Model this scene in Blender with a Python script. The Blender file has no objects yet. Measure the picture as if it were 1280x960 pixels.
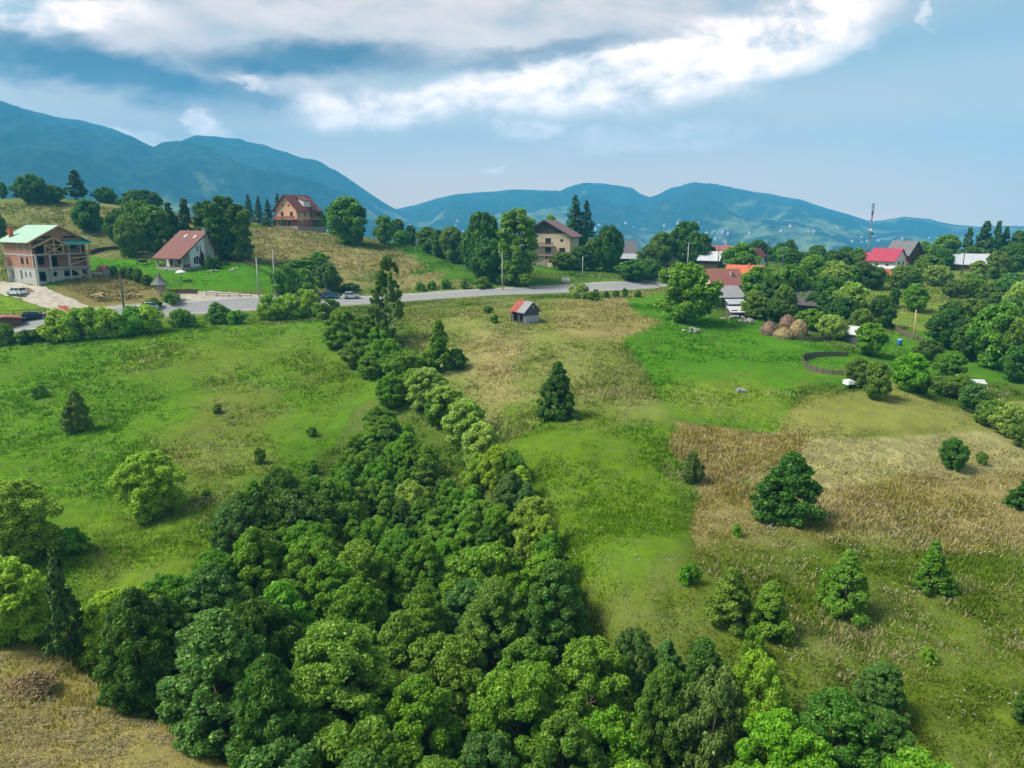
import bpy, bmesh, math, random
import numpy as np
from mathutils import Vector, Matrix
R = math.radians
random.seed(7); RNG = np.random.default_rng(11)
sc = bpy.context.scene
COL = sc.collection
# ------------------------------------------------------------------ camera
CAMZ = 40.0; F = 888.0; P = R(12.82)
cd = bpy.data.cameras.new('camera'); cam = bpy.data.objects.new('camera', cd); COL.objects.link(cam)
cam.location = (0, 0, CAMZ); cam.rotation_euler = (R(90) - P, 0, 0)
cd.sensor_width = 36; cd.lens = 36 * F / 1280; cd.clip_start = 0.5; cd.clip_end = 60000
sc.camera = cam
sc.view_settings.view_transform = 'Standard'; sc.view_settings.look = 'None'
sc.view_settings.exposure = 0.90; sc.view_settings.gamma = 1
sc.view_settings.use_curve_mapping = False
# ------------------------------------------------------------------ world sky + sun
SUN_EL, SUN_AZ = R(52), R(-100)      # azimuth measured from +Y (the view), negative = left
w = bpy.data.worlds.new('World'); sc.world = w; w.use_nodes = True
nt = w.node_tree; N = nt.nodes; L = nt.links; N.clear()
def nn(t, **k):
    n = N.new(t)
    for a, b in k.items(): setattr(n, a, b)
    return n
sky = nn('ShaderNodeTexSky', sky_type='NISHITA', sun_disc=False, sun_elevation=SUN_EL, sun_rotation=SUN_AZ,
         air_density=1.0, dust_density=1.5, ozone_density=1.5)
tc = nn('ShaderNodeTexCoord'); sep = nn('ShaderNodeSeparateXYZ'); L.new(tc.outputs['Generated'], sep.inputs[0])
def mth(op, a, b=None, clamp=False):
    n = nn('ShaderNodeMath', operation=op); n.use_clamp = clamp
    for i, v in enumerate((a, b)):
        if v is None: continue
        if isinstance(v, (int, float)): n.inputs[i].default_value = v
        else: L.new(v, n.inputs[i])
    return n.outputs[0]
# cloud coordinates: bearing (x / y) and height (z / y), so clouds lie in fixed directions of the sky
yy = mth('MAXIMUM', mth('ABSOLUTE', sep.outputs[1]), 0.05)
zz = mth('MAXIMUM', sep.outputs[2], 0.0)
# flattened cloud layer plane for the noise
den = mth('ADD', zz, 0.10)
comb = nn('ShaderNodeCombineXYZ'); L.new(mth('DIVIDE', sep.outputs[0], den), comb.inputs[0]); L.new(mth('DIVIDE', sep.outputs[1], den), comb.inputs[1])
def noise(vec, scale, det=8, rough=.55, dist=0., off=(0, 0, 0), sc3=(1, 1, 1)):
    m = nn('ShaderNodeMapping'); m.inputs['Location'].default_value = off; m.inputs['Scale'].default_value = sc3
    L.new(vec, m.inputs[0])
    n = nn('ShaderNodeTexNoise'); n.inputs['Scale'].default_value = scale; n.inputs['Detail'].default_value = det
    n.inputs['Roughness'].default_value = rough; n.inputs['Distortion'].default_value = dist
    L.new(m.outputs[0], n.inputs['Vector']); return n
uv = nn('ShaderNodeCombineXYZ'); L.new(mth('DIVIDE', sep.outputs[0], yy), uv.inputs[0]); L.new(mth('DIVIDE', sep.outputs[2], yy), uv.inputs[1])
n1 = noise(uv.outputs[0], 5.5, 9, .58, .3, (2, 1, 0), (1, 2.2, 1))
n2 = noise(uv.outputs[0], 15, 10, .66, .25, (5, 3, 0), (1, 1.7, 1))
n3 = noise(uv.outputs[0], 2.2, 8, .55, .6, (8, 3, 1), (1, 4.5, 1))
# warped coordinates
wv = nn('ShaderNodeVectorMath', operation='MULTIPLY_ADD'); L.new(n1.outputs['Color'], wv.inputs[0]); wv.inputs[1].default_value = (.24, .075, 0)
wb = nn('ShaderNodeVectorMath', operation='ADD'); L.new(uv.outputs[0], wb.inputs[0]); wb.inputs[1].default_value = (-.12, -.0375, 0)
L.new(wb.outputs[0], wv.inputs[2])
wv2 = nn('ShaderNodeVectorMath', operation='MULTIPLY_ADD'); L.new(n2.outputs['Color'], wv2.inputs[0]); wv2.inputs[1].default_value = (.075, .036, 0); L.new(wv.outputs[0], wv2.inputs[2])
WUV = wv2.outputs[0]
def sk(u, v):                       # photograph direction -> (x/y, z/y)
    a = (u - 640) / F; b = (480 - v) / F
    y = math.cos(P) + b * math.sin(P); return a / y, (-math.sin(P) + b * math.cos(P)) / y
def blob(u, v, ru, rv, rot=0., inner=.35):
    cx, cz = sk(u, v); m = nn('ShaderNodeMapping', vector_type='TEXTURE')
    m.inputs['Location'].default_value = (cx + .025, cz + .013, 0); m.inputs['Rotation'].default_value = (0, 0, R(rot))
    m.inputs['Scale'].default_value = (ru / F, rv / F, 1); L.new(WUV, m.inputs[0])
    ln = nn('ShaderNodeVectorMath', operation='LENGTH'); L.new(m.outputs[0], ln.inputs[0])
    mr = nn('ShaderNodeMapRange', interpolation_type='SMOOTHSTEP'); mr.inputs['From Min'].default_value = 1.0; mr.inputs['From Max'].default_value = inner
    L.new(ln.outputs['Value'], mr.inputs[0]); return mr.outputs[0]
def vmax(lst):
    o = lst[0]
    for x in lst[1:]: o = mth('MAXIMUM', o, x)
    return o
white = vmax([blob(500, 133, 125, 34, 6), blob(640, 112, 185, 42, 8), blob(800, 92, 210, 48, 9), blob(950, 55, 190, 56, 14), blob(1030, 15, 110, 40, 10),
              mth('MULTIPLY', blob(675, 158, 80, 16, 4), .8), mth('MULTIPLY', blob(255, 150, 36, 20, 0), .95), mth('MULTIPLY', blob(160, 160, 32, 12, 0), .9),
              mth('MULTIPLY', blob(850, 165, 170, 22, 6), .35), mth('MULTIPLY', blob(620, 204, 16, 6), .8), mth('MULTIPLY', blob(1165, 12, 14, 22), .4), mth('MULTIPLY', blob(60, 10, 190, 26, 0), .75),
              mth('MULTIPLY', blob(345, 95, 36, 14, -20), .4)])
grey = vmax([blob(560, 10, 700, 85, 2, .5), blob(300, 110, 330, 70, 0, .3), mth('MULTIPLY', blob(60, 165, 200, 40, 0, .2), .7)])
dark = vmax([blob(150, 82, 330, 44, -9, .25), blob(395, 62, 230, 32, 0, .2), mth('MULTIPLY', blob(330, 118, 150, 24, -4, .2), .7), mth('MULTIPLY', blob(700, 62, 220, 17, 5, .2), .6)])
def mixc(f, a, b):
    m = nn('ShaderNodeMix', data_type='RGBA'); 
    for i, v in ((0, f), (6, a), (7, b)):
        if isinstance(v, (int, float)): m.inputs[i].default_value = v
        elif isinstance(v, tuple): m.inputs[i].default_value = (*v, 1)
        else: L.new(v, m.inputs[i])
    return m.outputs[2]
skm = nn('ShaderNodeVectorMath', operation='MULTIPLY'); L.new(sky.outputs[0], skm.inputs[0]); skm.inputs[1].default_value = (.50, .62, .52)
# pale high veil low in the sky
veil = nn('ShaderNodeMapRange'); veil.inputs['From Min'].default_value = .20; veil.inputs['From Max'].default_value = -.02
veil.inputs['To Min'].default_value = .12; veil.inputs['To Max'].default_value = 1.0; L.new(sep.outputs[2], veil.inputs[0])
vn = mth('ADD', mth('MULTIPLY', n3.outputs['Fac'], .5), .75)
c0 = mixc(mth('MULTIPLY', veil.outputs[0], vn, True), skm.outputs[0], (12.0, 7.4, 4.3))
greyc = mixc(n1.outputs['Fac'], (1.9, 1.3, 1.0), (9.0, 6.8, 5.4))
gm = mth('MULTIPLY', grey, mth('MULTIPLY', mth('SUBTRACT', n1.outputs['Fac'], .22), 3.2, True), True)
c1 = mixc(mth('MULTIPLY', gm, .9), c0, greyc)
dm = mth('MULTIPLY', dark, mth('ADD', mth('MULTIPLY', n1.outputs['Fac'], .7), .62), True)
c2 = mixc(mth('MULTIPLY', dm, 1.0), c1, mixc(n2.outputs['Fac'], (.1, .0, .0), (.8, .4, .3)))
wm = mth('MULTIPLY', white, mth('MULTIPLY', mth('SUBTRACT', mth('ADD', mth('MULTIPLY', n2.outputs['Fac'], .6), mth('MULTIPLY', n1.outputs['Fac'], .6)), .40), 4.2, True), True)
c3 = mixc(mth('MULTIPLY', wm, .95), c2, mixc(n2.outputs['Fac'], (6.8, 5.0, 4.1), (17., 13., 10.5)))
bg = nn('ShaderNodeBackground'); bg.inputs['Strength'].default_value = 0.13; L.new(c3, bg.inputs[0])
ow = nn('ShaderNodeOutputWorld'); L.new(bg.outputs[0], ow.inputs[0])
sl = bpy.data.lights.new('sun', 'SUN'); so = bpy.data.objects.new('sun', sl); COL.objects.link(so)
sl.energy = 3.3; sl.angle = R(20); sl.color = (1.0, 0.955, 0.88)
sd = Vector((math.sin(SUN_AZ) * math.cos(SUN_EL), math.cos(SUN_AZ) * math.cos(SUN_EL), math.sin(SUN_EL)))
so.rotation_euler = (-sd).to_track_quat('-Z', 'Y').to_euler()
sc.render.engine = 'CYCLES'
cy = sc.cycles; cy.max_bounces = 6; cy.diffuse_bounces = 4; cy.glossy_bounces = 2; cy.transmission_bounces = 3; cy.volume_bounces = 1; cy.transparent_max_bounces = 4
cy.use_denoising = True; cy.caustics_reflective = False; cy.caustics_refractive = False

# ------------------------------------------------------------------ numpy noise
def _h(ix, iy, s):
    n = (ix.astype(np.int64) * 374761393 + iy.astype(np.int64) * 668265263 + s * 974634777) & 0x7fffffff
    n = ((n ^ (n >> 13)) * 1274126177) & 0x7fffffff
    return ((n ^ (n >> 16)) & 0xffff) / 65535.0
def vnoise(x, y, s=0):
    x = np.asarray(x, float); y = np.asarray(y, float)
    ix = np.floor(x); iy = np.floor(y); fx = x - ix; fy = y - iy
    fx = fx * fx * (3 - 2 * fx); fy = fy * fy * (3 - 2 * fy)
    a = _h(ix, iy, s); b = _h(ix + 1, iy, s); c = _h(ix, iy + 1, s); d = _h(ix + 1, iy + 1, s)
    return (a + (b - a) * fx) * (1 - fy) + (c + (d - c) * fx) * fy
def fbm(x, y, o=4, s=0, g=.5):
    t = 0; a = 1; q = 0
    for i in range(o): t = t + a * vnoise(x * 2 ** i + 17 * i, y * 2 ** i - 9 * i, s + i); q += a; a *= g
    return t / q
def sstep(a, b, x):
    t = np.clip((x - a) / (b - a), 0, 1); return t * t * (3 - 2 * t)

# ------------------------------------------------------------------ terrain
def ray(u, v):
    a = (u - 640) / F; b = (480 - v) / F
    return a, math.cos(P) + b * math.sin(P), -math.sin(P) + b * math.cos(P)
def pt(u, v, D):
    a, y, z = ray(u, v); return (a / y * D, D, z / y * D)
CT = [(0,408,135),(110,396,140),(250,385,153),(350,380,160),(450,376,168),(550,369,175),(628,364,178),(700,362,182),(800,357,190),
 (0,440,122),(100,430,125),(250,415,132),(400,400,142),(450,420,125),(0,560,82),(200,560,82),(380,540,88),(450,480,103),
 (0,640,66),(190,645,65),(330,620,68),(120,760,50),(250,720,54),(40,800,42),(0,860,36),(150,880,37),(0,960,29.5),(200,960,31),(285,955,32.5),
 (560,400,130),(700,400,128),(800,400,130),(550,465,100),(620,480,95),(697,522,82),(800,440,108),(840,525,80),(640,580,69),(760,620,62),(700,700,50),
 (860,640,58),(780,780,41),(900,800,40),(985,648,57),(1000,560,72),(1190,585,68),(1270,615,64),(1100,480,92),(960,480,95),(1250,720,48),(1053,765,44),
 (1270,880,35),(1150,900,34),(1000,850,36.5),
 (60,357,152),(0,390,142),(130,350,160),(232,340,172),(300,340,172),(150,330,185),(120,292,215),(0,300,205),(0,243,260),(95,247,262),(130,254,262),
 (200,275,240),(330,283,235),(372,287,245),(436,305,225),(500,320,215),(400,340,190),(550,340,200),(480,303,240),(540,312,240),(620,345,195),
 (690,333,215),(760,335,215),(750,350,190),(840,335,220),(780,323,235),(900,335,215),
 (910,398,138),(860,402,133),(980,415,128),(1050,450,108),(1130,430,125),(1143,390,155),(1215,335,230),(1110,340,225),(1270,400,150),(1270,470,108),
 (1215,500,95),(1040,335,220),(1270,340,225)]
W = [pt(*c) for c in CT] + [(-18,110,-23),(-10,85,-27.5),(-5,65,-30.5),(-1,48,-31.5),(4,36,-32),(12,26,-32),(0,28,-31.5),(-14,44,-31.5),(-27,52,-30.2),
 (-200,350,0),(-90,345,-16),(-10,345,-27),(120,345,-24),(300,340,-22),(-260,230,8),(-220,120,-20),(-140,40,-26),(150,40,-27),(0,-40,-32),(260,150,-20),(-60,-20,-27),(60,-20,-29)]
W = np.array(W)
def _k(r2): return np.where(r2 > 0, r2 * np.log(np.maximum(r2, 1e-9)), 0)
def _fit():
    S = 100.; x = W[:, 0] / S; y = W[:, 1] / S; n = len(x)
    K = _k((x[:, None] - x) ** 2 + (y[:, None] - y) ** 2) + np.eye(n) * 2e-3
    A = np.zeros((n + 3, n + 3)); A[:n, :n] = K; A[:n, n] = 1; A[:n, n + 1] = x; A[:n, n + 2] = y; A[n:, :n] = A[:n, n:].T
    return np.linalg.solve(A, np.r_[W[:, 2], 0, 0, 0])
COEF = _fit()
def near_h(x, y):
    x = np.clip(np.asarray(x, float), -320, 380); y = np.clip(np.asarray(y, float), -60, 380); out = np.zeros(x.shape)
    xs = x / 100; ys = y / 100; n = len(W)
    for i in range(n): out += COEF[i] * _k((xs - W[i, 0] / 100) ** 2 + (ys - W[i, 1] / 100) ** 2)
    return np.clip(out + COEF[n] + COEF[n + 1] * xs + COEF[n + 2] * ys, -36, 14)
def skyl(pts):
    az = []; t = []
    for u, v in pts:
        a, y, z = ray(u, v); az.append(math.atan2(a, y)); t.append(z / math.hypot(a, y))
    return np.array(az), np.array(t)
RANGES = [  # skyline points, distance, start fraction, gully amount
 (skyl([(-500,190),(-200,150),(-60,140),(0,135),(30,142),(60,150),(100,157),(140,165),(160,172),(185,186),(200,193),(260,215),(330,240),(420,262),(600,300)]), 4000, .45, .5),
 (skyl([(60,262),(120,235),(150,212),(190,192),(205,184),(240,175),(265,176),(300,178),(330,184),(360,192),(400,206),(430,220),(460,240),(480,254),(495,262),(520,272),(600,300)]), 3850, .45, .5),
 (skyl([(-500,190),(-200,175),(0,187),(30,184),(70,187),(100,195),(130,212),(150,232),(180,250),(250,268),(400,290),(600,310)]), 3300, .35, .4),
 (skyl([(380,300),(440,276),(495,262),(520,257),(545,249),(570,244),(610,240),(650,238),(680,239),(700,240),(712,235),(730,229),(750,230),(770,234),(790,236),(800,243),(812,247),(825,243),(840,236),(870,229),(900,233),(930,238),(960,242),(1000,250),(1040,262),(1060,268),(1085,276),(1100,276),(1130,271),(1160,274),(1190,281),(1220,284),(1260,283),(1300,284),(1500,290)]), 5000, .38, .6),
 (skyl([(480,300),(560,282),(640,280),(720,290),(800,296),(880,290),(960,300),(1040,312),(1100,316),(1200,320),(1500,322)]), 3300, .5, .7)]
def far_h(x, y):
    r = np.hypot(x, y) + 1e-6; az = np.arctan2(x, y)
    fl = np.interp(r, [300, 500, 900, 1800, 2600, 20000], [-26, -42, -80, -128, -128, -128])
    left = sstep(R(-4), R(-22), az); fl = fl * (1 - left) + left * np.interp(r, [300, 600, 1500, 3000, 20000], [-30, -50, -40, 60, 60])
    out = fl + (fbm(x / 260, y / 260, 4, 3) - .5) * 40 * sstep(350, 1200, r)
    for (A, T), R0, q0, gl in RANGES:
        t = np.interp(az, A, T)
        Rr = R0 * (1 + .07 * (fbm(az * 9 + 5, az * 0, 3, 40) - .5))
        q = r / Rr; g = fbm(x / 520 + 3, y / 520, 5, 21); g = 1 - np.abs(g - .5) * 5
        qq = q + (g - .3) * .24 * gl * np.clip((1 - q) * 4, 0, 1)
        up = sstep(q0, 1.0, qq) * .75 + .25 * np.clip((qq - q0) / (1 - q0), 0, 1); dn = 1 - .75 * sstep(1.0, 1.9, q)
        s = np.where(q < 1, up, dn)
        zz = fl + (t * Rr - fl) * s + (fbm(x / 120, y / 120, 3, 9) - .5) * 24 * s * np.minimum(1, np.abs(1 - q) * 6 + .25) 
        out = np.maximum(out, zz)
    return out
def Hrel(x, y):
    x = np.asarray(x, float); y = np.asarray(y, float); r = np.hypot(x, y)
    w_ = sstep(290, 480, r); return near_h(x, y) * (1 - w_) + (far_h(x, y) * w_ if np.any(w_ > 0) else 0)
def H(x, y): return Hrel(x, y) + CAMZ
def h1(x, y): return float(H(np.array([x]), np.array([y]))[0])
def hit(u, v, off=0., d0=20., d1=420.):
    """first point along the view direction (u, v) that lies off metres above the ground"""
    a, y, z = ray(u, v); D = np.concatenate([np.arange(d0, 150, .25), np.arange(150, d1, .5)]) 
    g = Hrel(a / y * D, D) + off; s = z / y * D - g
    k = np.where(s <= 0)[0]
    i = k[0] if len(k) else int(np.argmin(s))
    Dd = D[i]; return a / y * Dd, Dd
def proj(x, y, z):
    z = z - CAMZ; cy_ = y * math.cos(P) - z * math.sin(P); up = y * math.sin(P) + z * math.cos(P)
    cy_ = np.where(cy_ < .1, .1, cy_); return 640 + F * x / cy_, 480 - F * up / cy_
def inpoly(u, v, poly):
    """signed pixel distance, positive inside"""
    u = np.asarray(u, float); v = np.asarray(v, float); ins = np.zeros(u.shape, bool); d = np.full(u.shape, 1e9)
    n = len(poly)
    for i in range(n):
        x0, y0 = poly[i]; x1, y1 = poly[(i + 1) % n]
        if y0 != y1:
            c = ((y0 > v) != (y1 > v)) & (u < (x1 - x0) * (v - y0) / (y1 - y0) + x0); ins ^= c
        dx, dy = x1 - x0, y1 - y0; t = np.clip(((u - x0) * dx + (v - y0) * dy) / (dx * dx + dy * dy), 0, 1)
        d = np.minimum(d, np.hypot(u - x0 - t * dx, v - y0 - t * dy))
    return np.where(ins, d, -d)
def s2l(c): return tuple(.92 * ((x / 255) / 12.92 if x / 255 <= .04045 else ((x / 255 + .055) / 1.055) ** 2.4) for x in c)
_s0 = s2l
def s2l(c): q = _s0(c); k = min(1, max(0, (c[0] / c[1] - .8) / .25)); return (q[0] * 1.04, q[1] * (1.04 - .04 * k), q[2] * (.5 + .42 * k))

# ------------------------------------------------------------------ object helpers
def tag(o, label=None, cat=None, group=None, kind=None):
    if label: o['label'] = label
    if cat: o['category'] = cat
    if group: o['group'] = group
    if kind: o['kind'] = kind
    return o
def npmesh(name, verts, faces, mats=(), smooth=False):
    """faces: (n,3) or (n,4) array"""
    me = bpy.data.meshes.new(name); verts = np.asarray(verts, np.float32); faces = np.asarray(faces, np.int32)
    me.vertices.add(len(verts)); me.vertices.foreach_set('co', verts.ravel())
    k = faces.shape[1]; me.loops.add(faces.size); me.loops.foreach_set('vertex_index', faces.ravel())
    me.polygons.add(len(faces)); me.polygons.foreach_set('loop_start', np.arange(len(faces), dtype=np.int32) * k)
    me.polygons.foreach_set('loop_total', np.full(len(faces), k, np.int32))
    if smooth: me.polygons.foreach_set('use_smooth', np.ones(len(faces), bool))
    me.update(calc_edges=True)
    for m in mats: me.materials.append(m)
    return me
def mkobj(name, me, parent=None, loc=(0, 0, 0), rz=0., scale=None):
    o = bpy.data.objects.new(name, me); COL.objects.link(o); o.location = loc; o.rotation_euler = (0, 0, rz)
    if scale: o.scale = scale
    if parent: o.parent = parent
    return o
def vattr(me, name, arr):
    a = me.attributes.new(name, 'FLOAT_COLOR', 'POINT'); arr = np.asarray(arr, np.float32)
    if arr.shape[1] == 3: arr = np.c_[arr, np.ones(len(arr), np.float32)]
    a.data.foreach_set('color', arr.ravel())

# ------------------------------------------------------------------ material helpers
class NT:
    def __init__(s, name):
        s.m = bpy.data.materials.new(name); s.m.use_nodes = True; s.t = s.m.node_tree; s.t.nodes.clear()
        s.out = s.n('ShaderNodeOutputMaterial')
    def n(s, t, **k):
        n = s.t.nodes.new(t)
        for a, b in k.items(): setattr(n, a, b)
        return n
    def put(s, sock, v):
        if isinstance(v, (int, float)): sock.default_value = v
        elif isinstance(v, tuple): sock.default_value = (*v, 1) if len(v) == 3 and sock.type == 'RGBA' else v
        else: s.t.links.new(v, sock)
    def math(s, op, a, b=0., c=None, clamp=False):
        n = s.n('ShaderNodeMath', operation=op); n.use_clamp = clamp; s.put(n.inputs[0], a); s.put(n.inputs[1], b)
        if c is not None: s.put(n.inputs[2], c)
        return n.outputs[0]
    def mix(s, f, a, b, mode='MIX'):
        n = s.n('ShaderNodeMix', data_type='RGBA', blend_type=mode); s.put(n.inputs[0], f); s.put(n.inputs[6], a); s.put(n.inputs[7], b); return n.outputs[2]
    def noise(s, vec, scale, det=4., rough=.5, dist=0., sc3=None):
        if sc3:
            m = s.n('ShaderNodeMapping'); m.inputs['Scale'].default_value = sc3; s.put(m.inputs[0], vec); vec = m.outputs[0]
        n = s.n('ShaderNodeTexNoise'); s.put(n.inputs['Vector'], vec); n.inputs['Scale'].default_value = scale; n.inputs['Detail'].default_value = det
        n.inputs['Roughness'].default_value = rough; n.inputs['Distortion'].default_value = dist; return n.outputs['Fac']
    def rng(s, v, a, b, c=0., d=1., smooth=True):
        n = s.n('ShaderNodeMapRange'); 
        if smooth: n.interpolation_type = 'SMOOTHSTEP'
        s.put(n.inputs[0], v)
        for i, x in enumerate((a, b, c, d)): n.inputs[i + 1].default_value = x
        return n.outputs[0]
    def obj(s): return s.n('ShaderNodeTexCoord').outputs['Object']
    def pos(s): return s.n('ShaderNodeNewGeometry').outputs['Position']
    def bump(s, h, st=.3, dist=.1):
        n = s.n('ShaderNodeBump'); n.inputs['Strength'].default_value = st; n.inputs['Distance'].default_value = dist; s.put(n.inputs['Height'], h); return n.outputs[0]
    def bsdf(s, col, rough=.8, nrm=None, spec=.2, metal=0.):
        b = s.n('ShaderNodeBsdfPrincipled'); s.put(b.inputs['Base Color'], col); s.put(b.inputs['Roughness'], rough); b.inputs['Specular IOR Level'].default_value = spec
        b.inputs['Metallic'].default_value = metal
        if nrm is not None: s.put(b.inputs['Normal'], nrm)
        s.t.links.new(b.outputs[0], s.out.inputs[0]); return b
_MC = {}
def mat(name, col, rough=.8, var=.25, scale=3., spec=.2, metal=0., bump=.0, streak=None, emi=None):
    if name in _MC: return _MC[name]
    t = NT(name); ob = t.obj(); n = t.noise(ob, scale, 5., .6, 0., streak)
    n2 = t.noise(ob, scale * 7, 3., .6, 0., streak)
    f = t.math('ADD', t.math('MULTIPLY', n, .65), t.math('MULTIPLY', n2, .35))
    f = t.rng(f, .3, .7)
    c = t.mix(f, tuple(x * (1 - var) for x in col), tuple(min(1, x * (1 + var)) for x in col))
    t.bsdf(c, rough, t.bump(n2, bump, .03) if bump else None, spec, metal); _MC[name] = t.m; return t.m

# ------------------------------------------------------------------ ground sheet
HAYNEAR = [(-60,775),(20,800),(70,815),(130,860),(200,905),(290,960),(330,1010),(330,1300),(-700,1300),(-700,775)]
Z = [ # polygon, sRGB-like base colour, straw amount, roughness of tufts, feather px
 ([(-300,400),(200,395),(400,398),(450,420),(470,470),(440,520),(380,600),(280,690),(230,760),(100,760),(-700,790),(-700,400)], (94,134,42), .06, .5, 6),
 ([(150,420),(330,415),(440,450),(430,500),(330,480),(180,470)], (106,132,52), .16, .6, 40),
 ([(250,470),(330,480),(340,590),(260,650),(180,600)], (116,130,60), .26, .6, 40),
 ([(90,640),(330,640),(270,720),(100,760)], (112,140,52), .15, .7, 25),
 ([(500,380),(640,372),(800,368),(830,395),(782,425),(840,530),(760,560),(640,560),(580,500),(520,450)], (128,140,74), .42, .8, 14),
 ([(590,410),(660,420),(640,500),(590,490)], (158,150,92), .75, .8, 22),
 ([(700,370),(830,368),(822,400),(780,425),(700,400)], (154,148,86), .62, .9, 14),
 ([(640,520),(840,530),(862,600),(862,700),(830,780),(740,800),(690,720),(640,600)], (100,132,42), .10, .5, 22),
 ([(700,740),(870,700),(930,820),(800,830),(740,800)], (108,124,56), .3, .8, 25),
 ([(781,372),(850,366),(900,398),(960,400),(1060,440),(1110,440),(1180,500),(1100,485),(1000,478),(972,540),(842,527),(812,470),(778,425),(828,402),(790,390)], (80,134,36), .10, .45, 4),
 ([(842,527),(820,480),(960,470),(1010,480),(972,540)], (118,142,58), .2, .3, 20),
 ([(972,540),(985,505),(1010,485),(1060,478),(1110,470),(1180,500),(1750,560),(1750,575),(1000,548)], (140,144,76), .35, .45, 8),
 ([(1000,546),(1120,548),(1220,540),(1750,560),(1750,598),(1180,602),(1100,613),(1020,613),(930,600),(985,575)], (176,170,122), .3, .25, 3),
 ([(845,528),(900,528),(1000,546),(985,575),(930,600),(1020,613),(1100,613),(1180,602),(1750,590),(1750,700),(1200,690),(1000,690),(900,720),(862,690),(866,600)], (156,142,88), .6, 1.0, 5),
 ([(862,690),(1000,660),(1200,690),(1750,690),(1750,1100),(1180,1000),(1000,860),(900,820),(850,760)], (106,124,50), .24, .9, 35),
 (HAYNEAR, (176,164,102), .35, .35, 4),
 ([(-500,235),(130,245),(330,275),(400,285),(560,315),(640,350),(620,362),(400,358),(380,330),(320,330),(180,332),(90,320),(-500,345)], (126,126,74), .5, .8, 5),
 ([(-500,235),(0,235),(60,290),(80,320),(-500,340)], (112,122,66), .35, .7, 25),
 ([(400,310),(520,320),(600,345),(560,350),(440,345),(340,320),(340,290)], (150,142,86), .7, .9, 20),
 ([(480,300),(540,305),(600,330),(640,362),(560,352),(520,330),(484,312)], (74,120,46), .1, .5, 6),
 ([(640,345),(860,338),(980,330),(1000,345),(800,356),(640,362)], (86,122,50), .2, .5, 5),
 ([(640,325),(900,322),(980,330),(860,345),(640,338)], (78,124,46), .1, .4, 5),
 ([(105,322),(180,325),(330,330),(380,352),(380,366),(330,362),(256,362),(200,358),(150,340),(105,340)], (78,138,32), .04, .3, 2),
 ([(-500,362),(0,368),(60,384),(100,398),(60,402),(-500,410)], (116,148,58), .1, .2, 2),
 ([(100,345),(150,345),(200,362),(205,385),(120,392),(60,365)], (132,120,74), .4, .9, 4),
 ([(1060,345),(1750,335),(1750,480),(1180,440),(1060,420)], (122,142,66), .3, .6, 10),
 ([(1050,430),(1150,410),(1750,470),(1750,520),(1180,480)], (84,136,44), .1, .3, 8),
 ([(1230,500),(1750,480),(1750,560),(1250,530)], (140,142,72), .4, .4, 8),
]
def zone_cols(x, y, z):
    u, v = proj(x, y, z); n = len(x)
    col = np.tile(np.array(s2l((88,112,52))), (n, 1)); straw = np.full(n, .2); tuft = np.full(n, .6)
    for poly, c, s, t, fe in Z:
        d = inpoly(u, v, poly); wgt = sstep(-fe, fe, d + (fbm(x / 4, y / 4, 3, 5) - .5) * fe * 1.2 + (fbm(x / 9, y / 9, 3, 6) - .5) * (0 if fe < 5 else 60 if fe < 30 else 50))
        col = col * (1 - wgt[:, None]) + np.array(s2l(c)) * wgt[:, None]; straw = straw * (1 - wgt) + s * wgt; tuft = tuft * (1 - wgt) + t * wgt
    return col, straw, tuft
def build_ground():
    az = np.concatenate([np.linspace(-180, -62, 60)[:-1], np.linspace(-62, -42, 60)[:-1], np.linspace(-42, 42, 620)[:-1], np.linspace(42, 62, 60)[:-1], np.linspace(62, 180, 60)])
    rr = np.concatenate([[0.], np.geomspace(4, 20, 20)[:-1], np.geomspace(20, 330, 420)[:-1], np.geomspace(330, 2200, 150)[:-1], np.geomspace(2200, 5650, 260)])
    A, RR = np.meshgrid(np.radians(az), rr); x = (np.sin(A) * RR).ravel(); y = (np.cos(A) * RR).ravel(); z = H(x, y); r = np.hypot(x, y)
    u, v = proj(x, y, z); front = (y > 5) & (r < 430)
    col = np.zeros((len(x), 3)); straw = np.zeros(len(x)); tuft = np.zeros(len(x))
    c, s, t = zone_cols(x[front], y[front], z[front]); col[front] = c; straw[front] = s; tuft[front] = t
    bk = ~front; col[bk] = s2l((96,120,54)); straw[bk] = .25; tuft[bk] = .6
    rough = (fbm(x / 1.7, y / 1.7, 3, 77) - .5) * .42 * (tuft * .8 + .1) + (fbm(x / 9, y / 9, 3, 78) - .5) * .7
    flat = np.ones(len(x))
    for path, wd in FLATS:
        d = np.full(len(x), 1e9)
        for (x0, y0), (x1, y1) in zip(path[:-1], path[1:]):
            dx, dy = x1 - x0, y1 - y0; tt = np.clip(((x - x0) * dx + (y - y0) * dy) / (dx * dx + dy * dy), 0, 1); d = np.minimum(d, np.hypot(x - x0 - tt * dx, y - y0 - tt * dy))
        flat = np.minimum(flat, sstep(wd, wd + 3, d))
    z = z + rough * (r < 330) * flat
    nA = len(az); nR = len(rr); i = np.arange(nR - 1)[:, None] * nA + np.arange(nA - 1)[None, :]
    f = np.stack([i, i + nA, i + nA + 1, i + 1], -1).reshape(-1, 4)[:, ::-1]
    me = npmesh('ground', np.c_[x, y, z], f, [ground_mat()], True)
    far = sstep(380, 700, r)
    vattr(me, 'zone', np.c_[col, np.ones(len(x))]); vattr(me, 'par', np.c_[straw, tuft, far, np.ones(len(x))])
    tag(mkobj('ground', me), kind='structure')
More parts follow.
